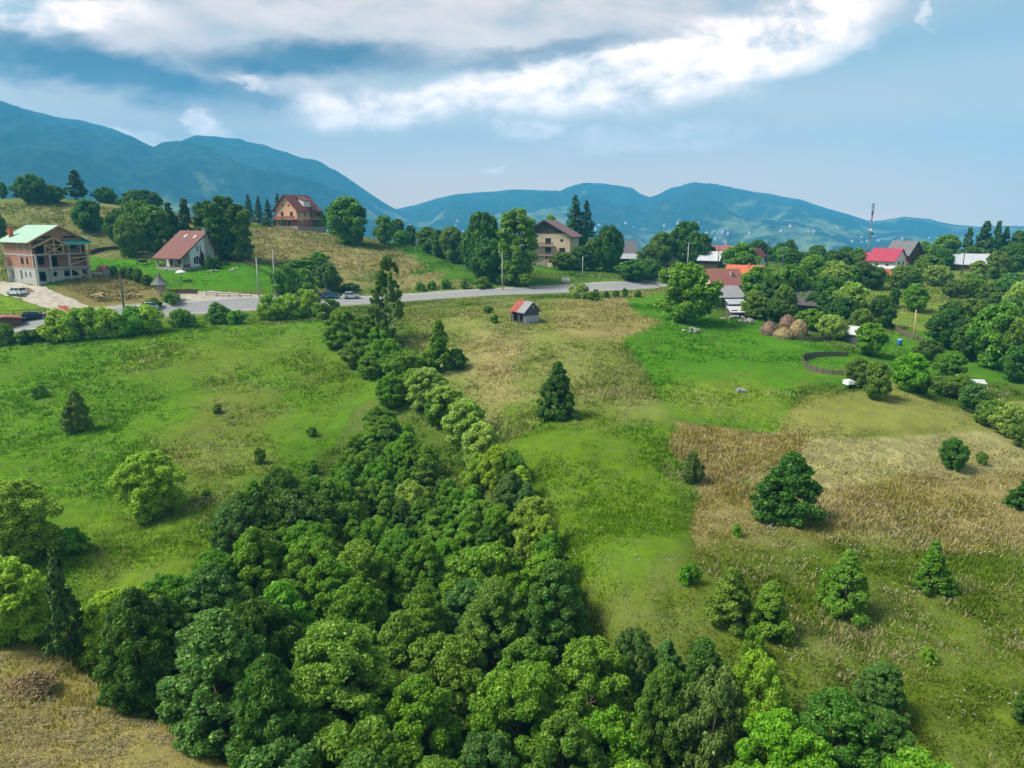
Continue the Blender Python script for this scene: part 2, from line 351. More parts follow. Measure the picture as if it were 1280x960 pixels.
def ground_mat():
    t = NT('meadow_ground'); p = t.pos()
    zc = t.n('ShaderNodeAttribute', attribute_name='zone').outputs['Color']
    pa = t.n('ShaderNodeAttribute', attribute_name='par').outputs['Color']
    sp = t.n('ShaderNodeSeparateColor'); t.put(sp.inputs[0], pa); straw, tuft, far = sp.outputs
    big = t.noise(p, .09, 4., .55); mid = t.noise(p, .55, 5., .62); fine = t.noise(p, 2.6, 6., .7, .4); vf = t.noise(p, 9., 4., .75)
    lodged = t.noise(p, 1.1, 6., .68, 2.2, (1, .55, 1))
    # green variation
    g = t.mix(t.rng(mid, .35, .65), zc, t.mix(.55, zc, (.075, .125, .022)))
    g = t.mix(t.math('MULTIPLY', t.rng(fine, .45, .75), t.math('ADD', t.math('MULTIPLY', tuft, .5), .15)), g, t.mix(.7, zc, (.035, .07, .015)))
    g = t.mix(t.math('MULTIPLY', t.rng(t.noise(p, .28, 5., .6, .6), .48, .72), .5), g, t.mix(.5, g, (.16, .20, .05)))
    g = t.mix(t.math('MULTIPLY', t.rng(t.noise(p, .9, 4., .6, 1.5, (1, .25, 1)), .5, .75), .35), g, t.mix(.6, g, (.05, .09, .015)))
    # straw by thresholded noise
    sm = t.math('ADD', t.math('MULTIPLY', mid, .45), t.math('ADD', t.math('MULTIPLY', lodged, .35), t.math('MULTIPLY', big, .25)))
    sf = t.rng(t.math('ADD', sm, t.math('MULTIPLY', straw, .36)), .56, .80)
    stc = t.mix(t.rng(lodged, .35, .68), (.37, .31, .165), (.21, .175, .085))
    g = t.mix(t.math('MULTIPLY', sf, .72), g, t.mix(.5, stc, zc))
    k = t.math('ADD', t.math('MULTIPLY', t.rng(vf, .25, .75, smooth=False), .42), .79); g = t.mix(1., g, k, 'MULTIPLY')
    k2 = t.math('ADD', t.math('MULTIPLY', t.rng(big, .3, .7, smooth=False), .22), .89); g = t.mix(1., g, k2, 'MULTIPLY')
    # far country: forest and pasture
    fb = t.noise(p, .0016, 6., .62, .6); fm = t.noise(p, .006, 6., .65, .5); ff = t.noise(p, .035, 4., .7)
    zsep = t.n('ShaderNodeSeparateXYZ'); t.put(zsep.inputs[0], p)
    high = t.rng(zsep.outputs[2], -60., 240., 0., .12)
    pas = t.rng(t.math('SUBTRACT', t.math('ADD', t.math('MULTIPLY', fb, .6), t.math('MULTIPLY', fm, .45)), high), .50, .56)
    nz = t.n('ShaderNodeNewGeometry').outputs['Normal']; ns = t.n('ShaderNodeSeparateXYZ'); t.put(ns.inputs[0], nz)
    forest = t.mix(t.rng(ff, .35, .65), (.008, .018, .010), (.034, .060, .022)); past = t.mix(t.rng(ff, .4, .7), (.20, .235, .095), (.07, .105, .035))
    rock = t.rng(t.math('ADD', zsep.outputs[2], t.math('MULTIPLY', fm, 300.)), 560., 700.)
    fc = t.mix(pas, forest, past); fc = t.mix(t.math('MULTIPLY', rock, t.rng(ff, .35, .6)), fc, (.22, .21, .20))
    g = t.mix(far, g, fc)
    hgt = t.math('ADD', t.math('MULTIPLY', fine, .6), t.math('MULTIPLY', vf, .4))
    t.bsdf(g, .95, t.bump(hgt, .6, .25), .0)
    return t.m
# road centre lines in metres (found on the ground from where the photo shows them)
ROADC = [(-700,445),(-300,425),(-100,413),(0,408),(60,402),(110,397),(180,390),(250,385),(320,381),(380,379),(450,376),(550,369.5),(628,365.5),(700,362),(760,359),(800,357),(835,351),(862,345)]
DRIVE = [(-60,355),(-10,357),(25,363),(55,372),(85,384),(112,395)]
PARK = [(205,371),(240,370),(290,372),(340,376)]
def hits(l): return [hit(*q) for q in l]
def smoothp(pts, n=8):
    out = []; m = len(pts)
    for i in range(m - 1):
        p0 = pts[max(i - 1, 0)]; p1 = pts[i]; p2 = pts[i + 1]; p3 = pts[min(i + 2, m - 1)]
        for k in range(n):
            t = k / n
            out.append(tuple(.5 * ((2 * p1[j]) + (-p0[j] + p2[j]) * t + (2 * p0[j] - 5 * p1[j] + 4 * p2[j] - p3[j]) * t * t + (-p0[j] + 3 * p1[j] - 3 * p2[j] + p3[j]) * t ** 3) for j in (0, 1)))
    out.append(tuple(pts[-1])); return out
road_c = smoothp(hits(ROADC), 6)
# keep the road smooth: average the centre line
for _ in range(6): road_c = [road_c[0]] + [tuple((road_c[i-1][j] + 2 * road_c[i][j] + road_c[i+1][j]) / 4 for j in (0, 1)) for i in range(1, len(road_c) - 1)] + [road_c[-1]]
drive_c = smoothp(hits(DRIVE), 6); park_c = smoothp(hits(PARK), 6)
FLATS = [(road_c, 5.5), (drive_c, 3.5), (park_c, 4.0)]
build_ground()
def ribbon(name, cl, w0, w1, lift, m, n=5, kind='structure', jitter=0.):
    c = np.array(cl); d = np.gradient(c, axis=0); d /= np.linalg.norm(d, axis=1)[:, None] + 1e-9; nrm = np.c_[-d[:, 1], d[:, 0]]
    vs = []; s = np.linspace(w0, w1, n)
    for q in s:
        e = q + (jitter * (fbm(c[:, 0] / 2, c[:, 1] / 2, 3, int(abs(q * 10))) - .5) if q in (w0, w1) else 0)
        x = c[:, 0] + nrm[:, 0] * e; y = c[:, 1] + nrm[:, 1] * e; vs.append(np.c_[x, y, H(x, y) + lift])
    V = np.stack(vs, 1).reshape(-1, 3); m_ = len(c); i = np.arange(m_ - 1)[:, None] * n + np.arange(n - 1)[None, :]
    f = np.stack([i, i + n, i + n + 1, i + 1], -1).reshape(-1, 4)
    return tag(mkobj(name, npmesh(name, V, f, [m], True)), kind=kind)
asph = mat('asphalt_grey', (.27, .265, .26), .9, .12, 1.5, bump=.2); grav = mat('gravel_pale', (.42, .37, .29), .95, .25, .8, bump=.4)
verge = mat('verge_gravel', (.30, .27, .19), .95, .25, 1.2, bump=.4)
paint = mat('road_paint', (.75, .75, .73), .7, .12, 3)
ribbon('road_verge', road_c, -4.8, 4.8, .05, verge, 7, jitter=1.2)
ribbon('road', road_c, -3.7, 3.7, .10, asph, 7)
ribbon('road_edge_line', road_c, 3.35, 3.5, .106, paint, 2); ribbon('road_edge_line', road_c, -3.5, -3.35, .106, paint, 2)
ribbon('driveway', drive_c, -2.6, 2.6, .07, grav, 5, jitter=1.6); ribbon('parking_apron', park_c, -2.1, 2.1, .07, grav, 5, jitter=1.5)
# ------------------------------------------------------------------ haze
def haze():
    me = bpy.data.meshes.new('haze'); bm = bmesh.new(); bmesh.ops.create_cube(bm, size=1.0)
    for v_ in bm.verts: v_.co = (v_.co.x * 11500, v_.co.y * 11500, 268 + v_.co.z * 850)
    bm.to_mesh(me); bm.free(); t = NT('haze_air'); v_ = t.n('ShaderNodeVolumePrincipled')
    v_.inputs['Color'].default_value = (.12, .57, 1.0, 1); v_.inputs['Density'].default_value = 2.9e-4; v_.inputs['Anisotropy'].default_value = .0
    t.t.links.new(v_.outputs[0], t.out.inputs['Volume']); me.materials.append(t.m)
    tag(mkobj('haze', me), kind='stuff')
haze()
# ------------------------------------------------------------------ foliage
def leaf_mat(name, col, col2, pale=(.30,.36,.20), trans=.34, hv=.12):
    t = NT(name); oi = t.n('ShaderNodeObjectInfo').outputs['Random']
    tn = t.n('ShaderNodeAttribute', attribute_name='tone').outputs['Color']; sp = t.n('ShaderNodeSeparateColor'); t.put(sp.inputs[0], tn)
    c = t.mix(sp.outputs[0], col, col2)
    c = t.mix(t.math('MULTIPLY', t.rng(sp.outputs[1], .86, 1.), .5), c, pale)
    hs = t.n('ShaderNodeHueSaturation'); t.put(hs.inputs['Color'], c); t.put(hs.inputs['Hue'], t.math('ADD', t.math('MULTIPLY', oi, .03), .485))
    t.put(hs.inputs['Value'], t.math('ADD', t.math('MULTIPLY', t.math('FRACT', t.math('MULTIPLY', oi, 7.31)), hv * 2.6), 1 - hv * 1.3))
    t.put(hs.inputs['Saturation'], t.math('ADD', t.math('MULTIPLY', t.math('FRACT', t.math('MULTIPLY', oi, 3.7)), .2), .9))
    c = t.mix(1., hs.outputs[0], (1.85, 2.0, .72), 'MULTIPLY')
    b = t.n('ShaderNodeBsdfPrincipled'); t.put(b.inputs['Base Color'], c); b.inputs['Roughness'].default_value = .55; b.inputs['Specular IOR Level'].default_value = .25
    tr = t.n('ShaderNodeBsdfTranslucent'); t.put(tr.inputs[0], t.mix(.4, c, (.22, .36, .03)))
    ms = t.n('ShaderNodeMixShader'); ms.inputs[0].default_value = trans
    t.t.links.new(b.outputs[0], ms.inputs[1]); t.t.links.new(tr.outputs[0], ms.inputs[2]); t.t.links.new(ms.outputs[0], t.out.inputs[0]); return t.m
LM = {
 'alder': leaf_mat('alder_leaves', (.050,.112,.018), (.115,.205,.034)),
 'bright': leaf_mat('bright_leaves', (.060,.140,.020), (.120,.230,.034)),
 'willow': leaf_mat('willow_leaves', (.125,.190,.030), (.240,.315,.060)),
 'pale': leaf_mat('pale_leaves', (.110,.165,.060), (.27,.33,.15)),
 'blue': leaf_mat('bluegreen_leaves', (.036,.088,.042), (.080,.155,.078)),
 'dark': leaf_mat('dark_leaves', (.026,.070,.020), (.058,.125,.034)),
 'olive': leaf_mat('olive_leaves', (.055,.095,.030), (.120,.175,.055)),
 'greyd': leaf_mat('grey_leaves', (.050,.075,.042), (.110,.150,.085)),
 'spruce': leaf_mat('spruce_needles', (.016,.042,.020), (.038,.078,.032), (.06,.10,.04), .1),
 'red': leaf_mat('red_leaves', (.06,.015,.02), (.12,.03,.03)),
}
bark = mat('bark_brown', (.11, .085, .06), .95, .35, 6, bump=.5, streak=(1, 1, .3)); birchb = mat('bark_pale', (.45, .43, .38), .8, .35, 5, streak=(1, 1, .5))
def tube(P_, Rd, k=6):
    """tapered tube along points"""
    P_ = np.array(P_, float); vs = []; fs = []
    for i, p in enumerate(P_):
        d = P_[min(i + 1, len(P_) - 1)] - P_[max(i - 1, 0)]; d /= np.linalg.norm(d) + 1e-9
        a = np.cross(d, [0, 0, 1.]) if abs(d[2]) < .9 else np.cross(d, [1., 0, 0]); a /= np.linalg.norm(a); b = np.cross(d, a)
        for j in range(k): th = 2 * math.pi * j / k; vs.append(p + Rd[i] * (a * math.cos(th) + b * math.sin(th)))
    for i in range(len(P_) - 1):
        for j in range(k): fs.append([i * k + j, i * k + (j + 1) % k, (i + 1) * k + (j + 1) % k, (i + 1) * k + j])
    return np.array(vs), np.array(fs)
def merge(parts):
    V = []; Fc = []; o = 0
    for v_, f_ in parts: V.append(v_); Fc.append(f_ + o); o += len(v_)
    return np.concatenate(V), np.concatenate(Fc)
def leaves(C, Nn, size, rng, aspect=1.5):
    """rhombic leaf clumps, folded along the rib; C centres, Nn facing"""
    n = len(C); up = rng.normal(size=(n, 3)); t = np.cross(Nn, up); t /= np.linalg.norm(t, axis=1)[:, None] + 1e-9; b = np.cross(Nn, t)
    s = (size * rng.uniform(.6, 1.35, n))[:, None]
    v0 = C - t * s * .5 * aspect; v2 = C + t * s * .5 * aspect; v1 = C + b * s * .42 + Nn * s * .16; v3 = C - b * s * .42 + Nn * s * .16
    V = np.stack([v0, v1, v2, v3], 1).reshape(-1, 3); return V, np.arange(4 * n).reshape(-1, 4)
def profile(kind, h):
    """relative radius at relative height"""
    if kind == 'cone': return (1 - h) ** .75 * np.clip(h / .12, .35, 1)
    if kind == 'egg': return np.sqrt(np.clip(1 - ((h - .42) / .6) ** 2, 0.02, 1)) * np.where(h > .42, 1, 1)
    if kind == 'dome': return np.clip(1 - h ** 2.6, .02, 1) ** .62 * np.clip(.72 + h * 1.6, 0, 1)
    if kind == 'taper': return np.clip(1 - h, .02, 1) ** .62 * np.clip(.66 + h * 2.4, 0, 1)
    if kind == 'col': return np.clip(1 - ((h - .45) / .58) ** 4, .03, 1) ** .5
    if kind == 'vase': return np.clip(np.interp(h, [0, .2, .6, .85, 1], [.25, .6, 1, .8, .2]), .03, 1)
    return np.sqrt(np.clip(1 - ((h - .5) / .53) ** 2, 0.02, 1))
def crown(name, kind, seed, hh, ww, base, nl, ls, nlobe, lr, m, droop=0., gap=0., nrand=0.):
    """lobed crown: many leaf clumps on small uneven lobes. hh height, ww width, base = bare stem height"""
    rng = np.random.default_rng(seed); cs = []; rs = []
    for i in range(nlobe):
        h = (i + rng.uniform(0, 1)) / nlobe; h = h ** .9
        rad = profile(kind, np.array(h)) * ww / 2; a = rng.uniform(0, 2 * math.pi)
        q = rng.uniform(.35, .95) ** .6; r_ = lr * ww * rng.uniform(.6, 1.25) * (1 - .2 * h)
        asym = 1 + .16 * math.sin(a * 2 + seed) + .12 * math.sin(a * 3 + 2 * seed + h * 5)
        rr_ = max(rad * asym * q - r_ * .45, 0); cs.append((rr_ * math.cos(a), rr_ * math.sin(a), base + h * (hh - base - r_ * .7))); rs.append(r_)
    cs = np.array(cs); rs = np.array(rs); 
    prob = rs ** 2; prob /= prob.sum(); k = rng.choice(nlobe, nl, p=prob); d = rng.normal(size=(nl, 3)); d /= np.linalg.norm(d, axis=1)[:, None]
    d[:, 2] = np.where((d[:, 2] < -.2) & (rng.random(nl) < .55), -d[:, 2], d[:, 2])
    S = 15; sd_ = rng.normal(size=(nlobe, S, 3)); sd_[..., 2] = np.where(rng.random((nlobe, S)) < .45, np.abs(sd_[..., 2]), sd_[..., 2]); sd_ /= np.linalg.norm(sd_, axis=2)[..., None]
    sh = sd_[k, rng.integers(0, S, nl)]; on = rng.random(nl) < .72; dn = sh + rng.normal(size=(nl, 3)) * .30; dn /= np.linalg.norm(dn, axis=1)[:, None]
    d = np.where(on[:, None], dn, d); cl_ = np.clip((d * sh).sum(1), 0, 1) ** 6; lump = np.where(on, .80 + .42 * cl_ * rng.uniform(.4, 1, nl), .92)
    C = cs[k] + d * (rs[k] * lump * rng.uniform(.66, 1.22, nl))[:, None] * np.array([1, 1, .85])
    keep = np.ones(nl, bool)
    for j in range(nlobe):
        dd = np.linalg.norm((C - cs[j]) / np.array([1, 1, .85]), axis=1) / rs[j]; keep &= ~((dd < .62) & (k != j) & (rng.random(nl) < .8))
    if gap: keep &= fbm(C[:, 0] * 1.3 + 50, C[:, 2] * 1.3 + C[:, 1], 2, seed) > gap
    C = C[keep]; k = k[keep]; d = d[keep]; n = len(C)
    Nn = d * .9 + rng.normal(size=(n, 3)) * (.60 + nrand) + np.array([0, 0, .40 - nrand]); Nn /= np.linalg.norm(Nn, axis=1)[:, None]
    if droop: C[:, 2] -= droop * rng.random(n) * np.hypot(C[:, 0], C[:, 1]) / ww
    low = C[:, 2] < .06; C[low, 2] = .06 + rng.random(low.sum()) * .5
    V, Fc = leaves(C, Nn, np.full(n, ls), rng); me = npmesh(name, V, Fc, [m])
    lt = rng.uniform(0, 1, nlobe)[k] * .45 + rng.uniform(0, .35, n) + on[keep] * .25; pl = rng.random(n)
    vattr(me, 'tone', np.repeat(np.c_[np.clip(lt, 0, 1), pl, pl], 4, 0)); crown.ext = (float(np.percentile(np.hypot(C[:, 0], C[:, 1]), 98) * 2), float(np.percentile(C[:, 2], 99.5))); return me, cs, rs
def trunk(name, hh, r0, cs, rng, m, nlimb=7, lean=.0):
    top = hh * .8; pts = [(math.sin(i * 1.7) * .02 * hh * i / 5, math.cos(i * 2.1) * .02 * hh * i / 5, -.25 + (top + .25) * i / 5) for i in range(6)]
    parts = [tube(pts, [r0 * 1.35, r0, r0 * .8, r0 * .6, r0 * .38, r0 * .12], 7)]
    for c in cs[rng.choice(len(cs), min(nlimb, len(cs)), replace=False)]:
        z0 = max(hh * .15, min(c[2] * .6, top * .8)); p0 = np.array([0, 0, z0]); mid = (p0 + c) / 2 + np.array([0, 0, -.05 * hh * .3])
        parts.append(tube([p0, mid, c], [r0 * .45, r0 * .28, r0 * .07], 5))
    V, Fc = merge(parts); return npmesh(name, V, Fc, [m], True)
PROTO = {}; PLM = {}
def proto(key, kind, seeds, hh, ww, base, nl, ls, nlobe, lr, lm, r0=.14, bk=None, droop=0., gap=0.):
    out = []; PLM[key] = lm
    for s in seeds:
        me, cs, rs = crown('crown', kind, s, hh, ww, base, nl, ls, nlobe, lr, LM[lm], droop, gap, .35 if hh > 7.9 or ls > .25 else .18)
        w9, h9 = crown.ext; tm = trunk('trunk', hh, r0, cs, np.random.default_rng(s), bk or bark); out.append((me, tm, h9, w9 * .96))
    PROTO[key] = out
def recolor(key, src, lm):
    PLM[key] = lm
    out = []
    for me, tm, hh, ww in PROTO[src]:
        m2 = me.copy(); m2.materials[0] = LM[lm]; out.append((m2, tm, hh, ww))
    PROTO[key] = out
# near wood: fine leaf clumps
proto('alder_r', 'round', (8, 9), 6.8, 5.6, .3, 62000, .12, 160, .085, 'alder')
proto('alder', 'dome', (1, 2, 3, 4), 7.5, 5.0, .3, 66000, .12, 170, .082, 'alder')
proto('alder_small', 'dome', (5, 6, 7), 5.0, 3.0, .2, 30000, .115, 90, .10, 'alder', .08)
PROTO['alder'] += PROTO['alder_r']; recolor('bright_small', 'alder_small', 'bright'); recolor('alder_bright', 'alder', 'bright'); recolor('alder_dark', 'alder', 'dark'); recolor('alder_blue', 'alder', 'blue')
recolor('small_dark', 'alder_small', 'dark'); recolor('small_pale', 'alder_small', 'pale'); recolor('small_willow', 'alder_small', 'willow'); recolor('small_blue', 'alder_small', 'blue'); recolor('small_olive', 'alder_small', 'olive')
proto('ash', 'dome', (11,), 8.5, 7.5, .4, 115000, .125, 260, .066, 'alder', .2); recolor('ash_olive', 'ash', 'olive')
proto('willow', 'round', (21, 22), 6.0, 5.2, .1, 50000, .135, 120, .095, 'willow', .12, None, .5); recolor('willow_pale', 'willow', 'pale'); recolor('willow_grey', 'willow', 'greyd')
proto('bushy', 'round', (12, 13, 14), 4.6, 5.2, .1, 46000, .13, 120, .095, 'alder', .12)
proto('wide', 'round', (35, 36, 37), 5.6, 7.4, .5, 17000, .30, 100, .10, 'alder', .2)
# village trees: coarser
proto('round', 'round', (31, 32, 33, 34), 8., 7., .9, 15000, .32, 80, .125, 'alder', .2)
for k_, l_ in (('round_bright', 'bright'), ('round_dark', 'dark'), ('round_olive', 'olive'), ('round_pale', 'pale'), ('round_blue', 'blue')): recolor(k_, 'round', l_)
proto('tall', 'col', (41, 42), 12., 6., .5, 26000, .32, 110, .13, 'dark', .22); recolor('tall_olive', 'tall', 'olive'); recolor('tall_green', 'tall', 'alder')
proto('birch', 'egg', (51, 52), 10., 4.0, 1.2, 11000, .22, 70, .11, 'olive', .13, birchb, .8, .30); recolor('birch_dark', 'birch', 'dark')
proto('conic', 'cone', (61, 62, 63), 5.5, 3.9, .1, 20000, .17, 80, .11, 'dark', .12); recolor('conic_green', 'conic', 'alder')
proto('plump', 'taper', (65, 66, 67), 5.2, 4.4, .1, 34000, .13, 120, .09, 'dark', .12); recolor('plump_green', 'plump', 'alder'); recolor('plump_olive', 'plump', 'olive')
proto('shrub', 'round', (71, 72, 73), 2.2, 2.8, .0, 6000, .15, 34, .15, 'dark', .05)
for k_, l_ in (('shrub_bright', 'bright'), ('shrub_willow', 'willow'), ('shrub_olive', 'olive'), ('shrub_pale', 'pale'), ('shrub_green', 'alder'), ('shrub_red', 'red'), ('shrub_grey', 'greyd')): recolor(k_, 'shrub', l_)
def spruce(seed, hh, ww, nbr, open_=0.):
    rng = np.random.default_rng(seed); C = []; Nn = []; parts = [tube([(0, 0, -.3), (0, 0, hh * .5), (0, 0, hh * .99)], [ww * .05, ww * .035, .02], 6)]
    nw = int(hh * 2.4)
    for i in range(nw):
        z = hh * (.08 + .90 * i / nw); Lr = ww / 2 * (1 - i / nw) ** .85 * rng.uniform(.8, 1.1) + .12
        for j in range(nbr):
            a = rng.uniform(0, 6.283); l_ = Lr * rng.uniform(.7, 1.12); dr = .28 + .12 * rng.random()
            n = max(4, int(l_ * 9)); s = np.sqrt(rng.random(n)) * l_; zz_ = z - s * dr + (s / l_) ** 2 * l_ * .18
            side = rng.normal(size=n) * .13 * (1.3 - s / l_) * l_ * .8
            C.append(np.c_[s * math.cos(a) - side * math.sin(a), s * math.sin(a) + side * math.cos(a), zz_ + rng.normal(size=n) * .07 - np.abs(side) * .3])
            m_ = np.tile([math.cos(a) * .3, math.sin(a) * .3, .9], (n, 1)) + rng.normal(size=(n, 3)) * .45; Nn.append(m_)
            if j % 3 == 0: parts.append(tube([(0, 0, z), (l_ * .5 * math.cos(a), l_ * .5 * math.sin(a), z - l_ * .5 * dr)], [.04, .015], 4))
    C = np.concatenate(C); Nn = np.concatenate(Nn); Nn /= np.linalg.norm(Nn, axis=1)[:, None]
    V, Fc = leaves(C, Nn, np.full(len(C), .30), rng, 1.9); me = npmesh('crown', V, Fc, [LM['spruce']])
    vattr(me, 'tone', np.repeat(np.c_[rng.random(len(C)), rng.random(len(C)) * .9, rng.random(len(C))], 4, 0))
    V, Fc = merge(parts); return me, npmesh('trunk', V, Fc, [bark], True), hh, ww
PROTO['spruce'] = [spruce(81, 14, 6.0, 9), spruce(82, 12, 5.4, 9)]
PROTO['pine'] = []
for s_ in (91, 92, 93):
    me_, cs_, _ = crown('crown', 'cone', s_, 9., 5.0, 1.0, 9000, .28, 70, .10, LM['spruce'], .4, .30); PROTO['pine'].append((me_, trunk('trunk', 9., .18, cs_, np.random.default_rng(s_), bark, 8), 9., 5.))
TREES = []; _vi = [0]
def plant(name, key, x, y, h, wd, label, cat, group=None, lean=0.):
    _vi[0] += 1; v_ = PROTO[key]; me, tm, hh, ww = v_[_vi[0] % len(v_)]
    if (h / wd) / (hh / ww) < .76 and 'shrub' not in key and key in PLM:      # broad low crown: take the broad model of the same leaf
        nk = ('wide' if ('round' in key or 'tall' in key) else 'bushy'); k2 = nk + '_' + PLM[key]
        if k2 not in PROTO: recolor(k2, nk, PLM[key])
        v_ = PROTO[k2]; me, tm, hh, ww = v_[_vi[0] % len(v_)]
    e = bpy.data.objects.new(name, None); COL.objects.link(e); e.empty_display_size = .3
    e.location = (x, y, h1(x, y) - .05); e.rotation_euler = (random.uniform(-.03, .03) + lean, random.uniform(-.03, .03), random.uniform(0, 6.28)); e.scale = (wd / ww, wd / ww, h / hh)
    c = bpy.data.objects.new('crown', me); COL.objects.link(c); c.parent = e
    t_ = bpy.data.objects.new('trunk' if 'shrub' not in key else 'stem', tm); COL.objects.link(t_); t_.parent = e
    tag(e, label, cat, group); TREES.append((x, y, wd)); return e
def plant_px(name, key, u, vt, vb, wpx, label, cat='tree', group=None, hid=None):
    """stands where the photo shows it: u centre, vt top, vb foot (on the ground). hid: hidden foot, height in metres instead"""
    if hid is None:
        x, y = hit(u, vb); s = math.hypot(y, CAMZ - h1(x, y)); dep = y * math.cos(P) + (CAMZ - h1(x, y)) * math.sin(P)
        zt = None
        _, yy_, zz_ = ray(u, vt); h = zz_ / yy_ * y - (h1(x, y) - CAMZ); h = max(h, .5)
    else:
        x, y = hit(u, vt, hid); h = max(hid, .85 * wpx / F * y); x, y = hit(u, vt, h); dep = y * math.cos(P) + (CAMZ - h1(x, y)) * math.sin(P)
    return plant(name, key, x, y, h, wpx / F * dep, label, cat, group)
# ------------------------------------------------------------------ the wood in the ravine
G_W = 'trees of the wood filling the ravine'
heroes = [ # name, proto, u, top v, height m, width px, label
 ('willow_tree','willow',142,742,5.0,88,'light green willow at the left end of the ravine wood, beside the dark spiky tree'),
 ('alder_tree','alder_blue',238,792,5.2,84,'blue-green leafy tree on the edge of the wood above the mown hay slope'),
 ('alder_tree','alder_dark',200,750,5.5,70,'dark green tree between the light willow and the blue-green tree by the hay slope'),
 ('alder_tree','alder_bright',300,762,6.2,110,'fresh green tree on the wood edge, right of the blue-green tree'),
 ('ash_tree','ash',415,786,8.6,185,'largest broad tree of the wood, pale tips on its top, at the bottom left'),
 ('alder_tree','alder_bright',520,850,7.5,100,'fresh green tree at the bottom edge, right of the largest broad tree'),
 ('alder_tree','ash_olive',620,728,7.5,118,'broad dark grey-green tree in the middle of the wood'),
 ('alder_tree','alder_dark',700,706,7.0,84,'blackish green tree at the right edge of the wood above the meadow'),
 ('alder_tree','alder',530,733,6.6,84,'rounded mid-green tree left of the broad dark grey-green one'),
 ('alder_tree','alder_bright',735,808,7.0,118,'fresh green rounded tree below the blackish green one at the wood edge'),
 ('alder_tree','alder_blue',795,790,5.0,52,'grey-blue bushy tree where the wood turns right along the meadow'),
 ('alder_tree','alder_blue',838,800,4.6,46,'small grey-blue tree right of its bushy look-alike on the wood edge'),
 ('alder_tree','alder_dark',880,802,4.6,60,'low dark tree on the wood edge right of the two grey-blue trees'),
 ('alder_tree','ash_olive',832,838,7.2,94,'dark olive tree with a high crown, lower right part of the wood'),
 ('alder_tree','willow_grey',896,848,6.8,84,'grey-leaved tree right of the dark olive one, lower right'),
 ('willow_tree','willow',952,822,6.0,78,'yellow-green rounded tree on the lower right edge of the wood'),
 ('alder_tree','alder_bright',985,902,6.5,120,'bright green tree at the bottom edge right of centre'),
 ('alder_tree','alder_dark',1050,868,6.0,110,'wide dark tree near the lower right end of the wood'),
 ('alder_tree','alder_blue',1108,832,3.6,62,'low blue-green bush-like tree standing out of the wood over the flowery meadow'),
 ('alder_tree','alder_dark',1110,890,5.0,90,'dark tree at the far right end of the wood, bottom edge'),
 ('alder_tree','small_dark',350,590,6.0,64,'dark green tree at the wood tip pushing into the left meadow'),
 ('alder_tree','small_dark',312,618,5.6,60,'dark green tree furthest left at the wood tip in the meadow'),
 ('alder_tree','alder_dark',375,615,5.8,90,'broad dark green tree behind the ravine wood edge in the left meadow'),
 ('elder_tree','small_pale',512,604,4.6,46,'pale cream-flowering tree in the middle of the dense wood'),
 ('elder_tree','small_pale',448,610,4.6,26,'thin pale tree with a bleached top left of the cream-flowering one'),
 ('elder_tree','small_pale',470,645,3.6,34,'small pale tree below the thin bleached one'),
 ('willow_tree','willow_pale',533,462,5.2,46,'pale green willow at the top of the ravine tree line'),
 ('willow_tree','willow_pale',580,502,5.4,56,'pale green willow second down the ravine tree line'),
 ('willow_tree','willow_pale',602,530,5.0,52,'pale feathery willow third down the ravine tree line'),
 ('willow_tree','small_willow',622,558,4.5,46,'yellowish willow fourth down the ravine tree line'),
 ('willow_tree','small_willow',598,568,4.0,38,'small yellowish willow on the inner side of the ravine tree line'),
 ('alder_tree','bright_small',640,566,3.6,36,'vivid green small tree on the meadow side of the ravine tree line'),
 ('willow_tree','alder_blue',638,592,5.2,52,'blue-green drooping willow in the ravine tree line'),
 ('willow_tree','small_blue',660,604,4.6,34,'small blue-green willow beside the meadow in the ravine tree line'),
 ('willow_tree','willow',668,624,5.4,56,'yellow-green willow at the lower end of the ravine tree line'),
 ('alder_tree','alder',505,440,4.6,54,'green bushy tree above the pale willows of the ravine line'),
 ('alder_tree','alder',478,425,4.0,50,'green bushy tree beside the tall birch below the road'),
 ('alder_tree','bright_small',490,470,3.2,44,'low green tree left of the pale willows of the ravine line'),
 ('alder_tree','bright_small',448,425,3.6,40,'green bush-like tree at the head of the ravine below the road'),
 ('alder_tree','alder_small',425,388,4.0,50,'green tree by the roadside at the head of the ravine'),
 ('alder_tree','alder',455,395,4.0,40,'mid-green tree just left of the tall birch by the road'),
 ('alder_tree','alder_small',462,445,3.0,34,'small green tree standing left in the line below the birch'),
]
for nm, key, u, vt, h, wp, lab in heroes: plant_px(nm, key, u, vt, 0, wp, lab, 'tree', G_W if vt > 430 else None, hid=h)
for nm, key, u, vt, h, wp, lab in [
 ('willow_tree','small_willow',520,462,3.6,40,'light green young willow touching the top pale willow of the line'),
 ('willow_tree','willow_pale',556,484,4.6,46,'light green willow between the first two pale willows'),
 ('alder_tree','alder_small',545,500,3.2,34,'low green tree on the inner side below the top pale willow'),
 ('willow_tree','small_willow',650,585,4.0,36,'light willow squeezed between the vivid green and blue-green trees'),
 ('alder_tree','bright_small',472,410,3.4,34,'fresh green bush behind the tall thin birch'),
 ('alder_tree','alder_small',440,402,3.4,40,'leafy bush at the foot of the road bank, left of the tall thin birch'),
 ('alder_tree','bright_small',418,410,2.6,30,'small fresh bush at the meadow corner under the road'),
 ('alder_tree','alder_small',590,548,3.4,34,'leafy low tree between the second and third pale willows'),
 ('alder_tree','alder',690,668,5.0,56,'green tree just above the blackish one at the meadow edge'),
 ('willow_tree','small_willow',682,645,4.2,40,'light small willow below the yellow-green one at the meadow edge')]: plant_px(nm, key, u, vt, 0, wp, lab, 'tree', G_W, hid=h)
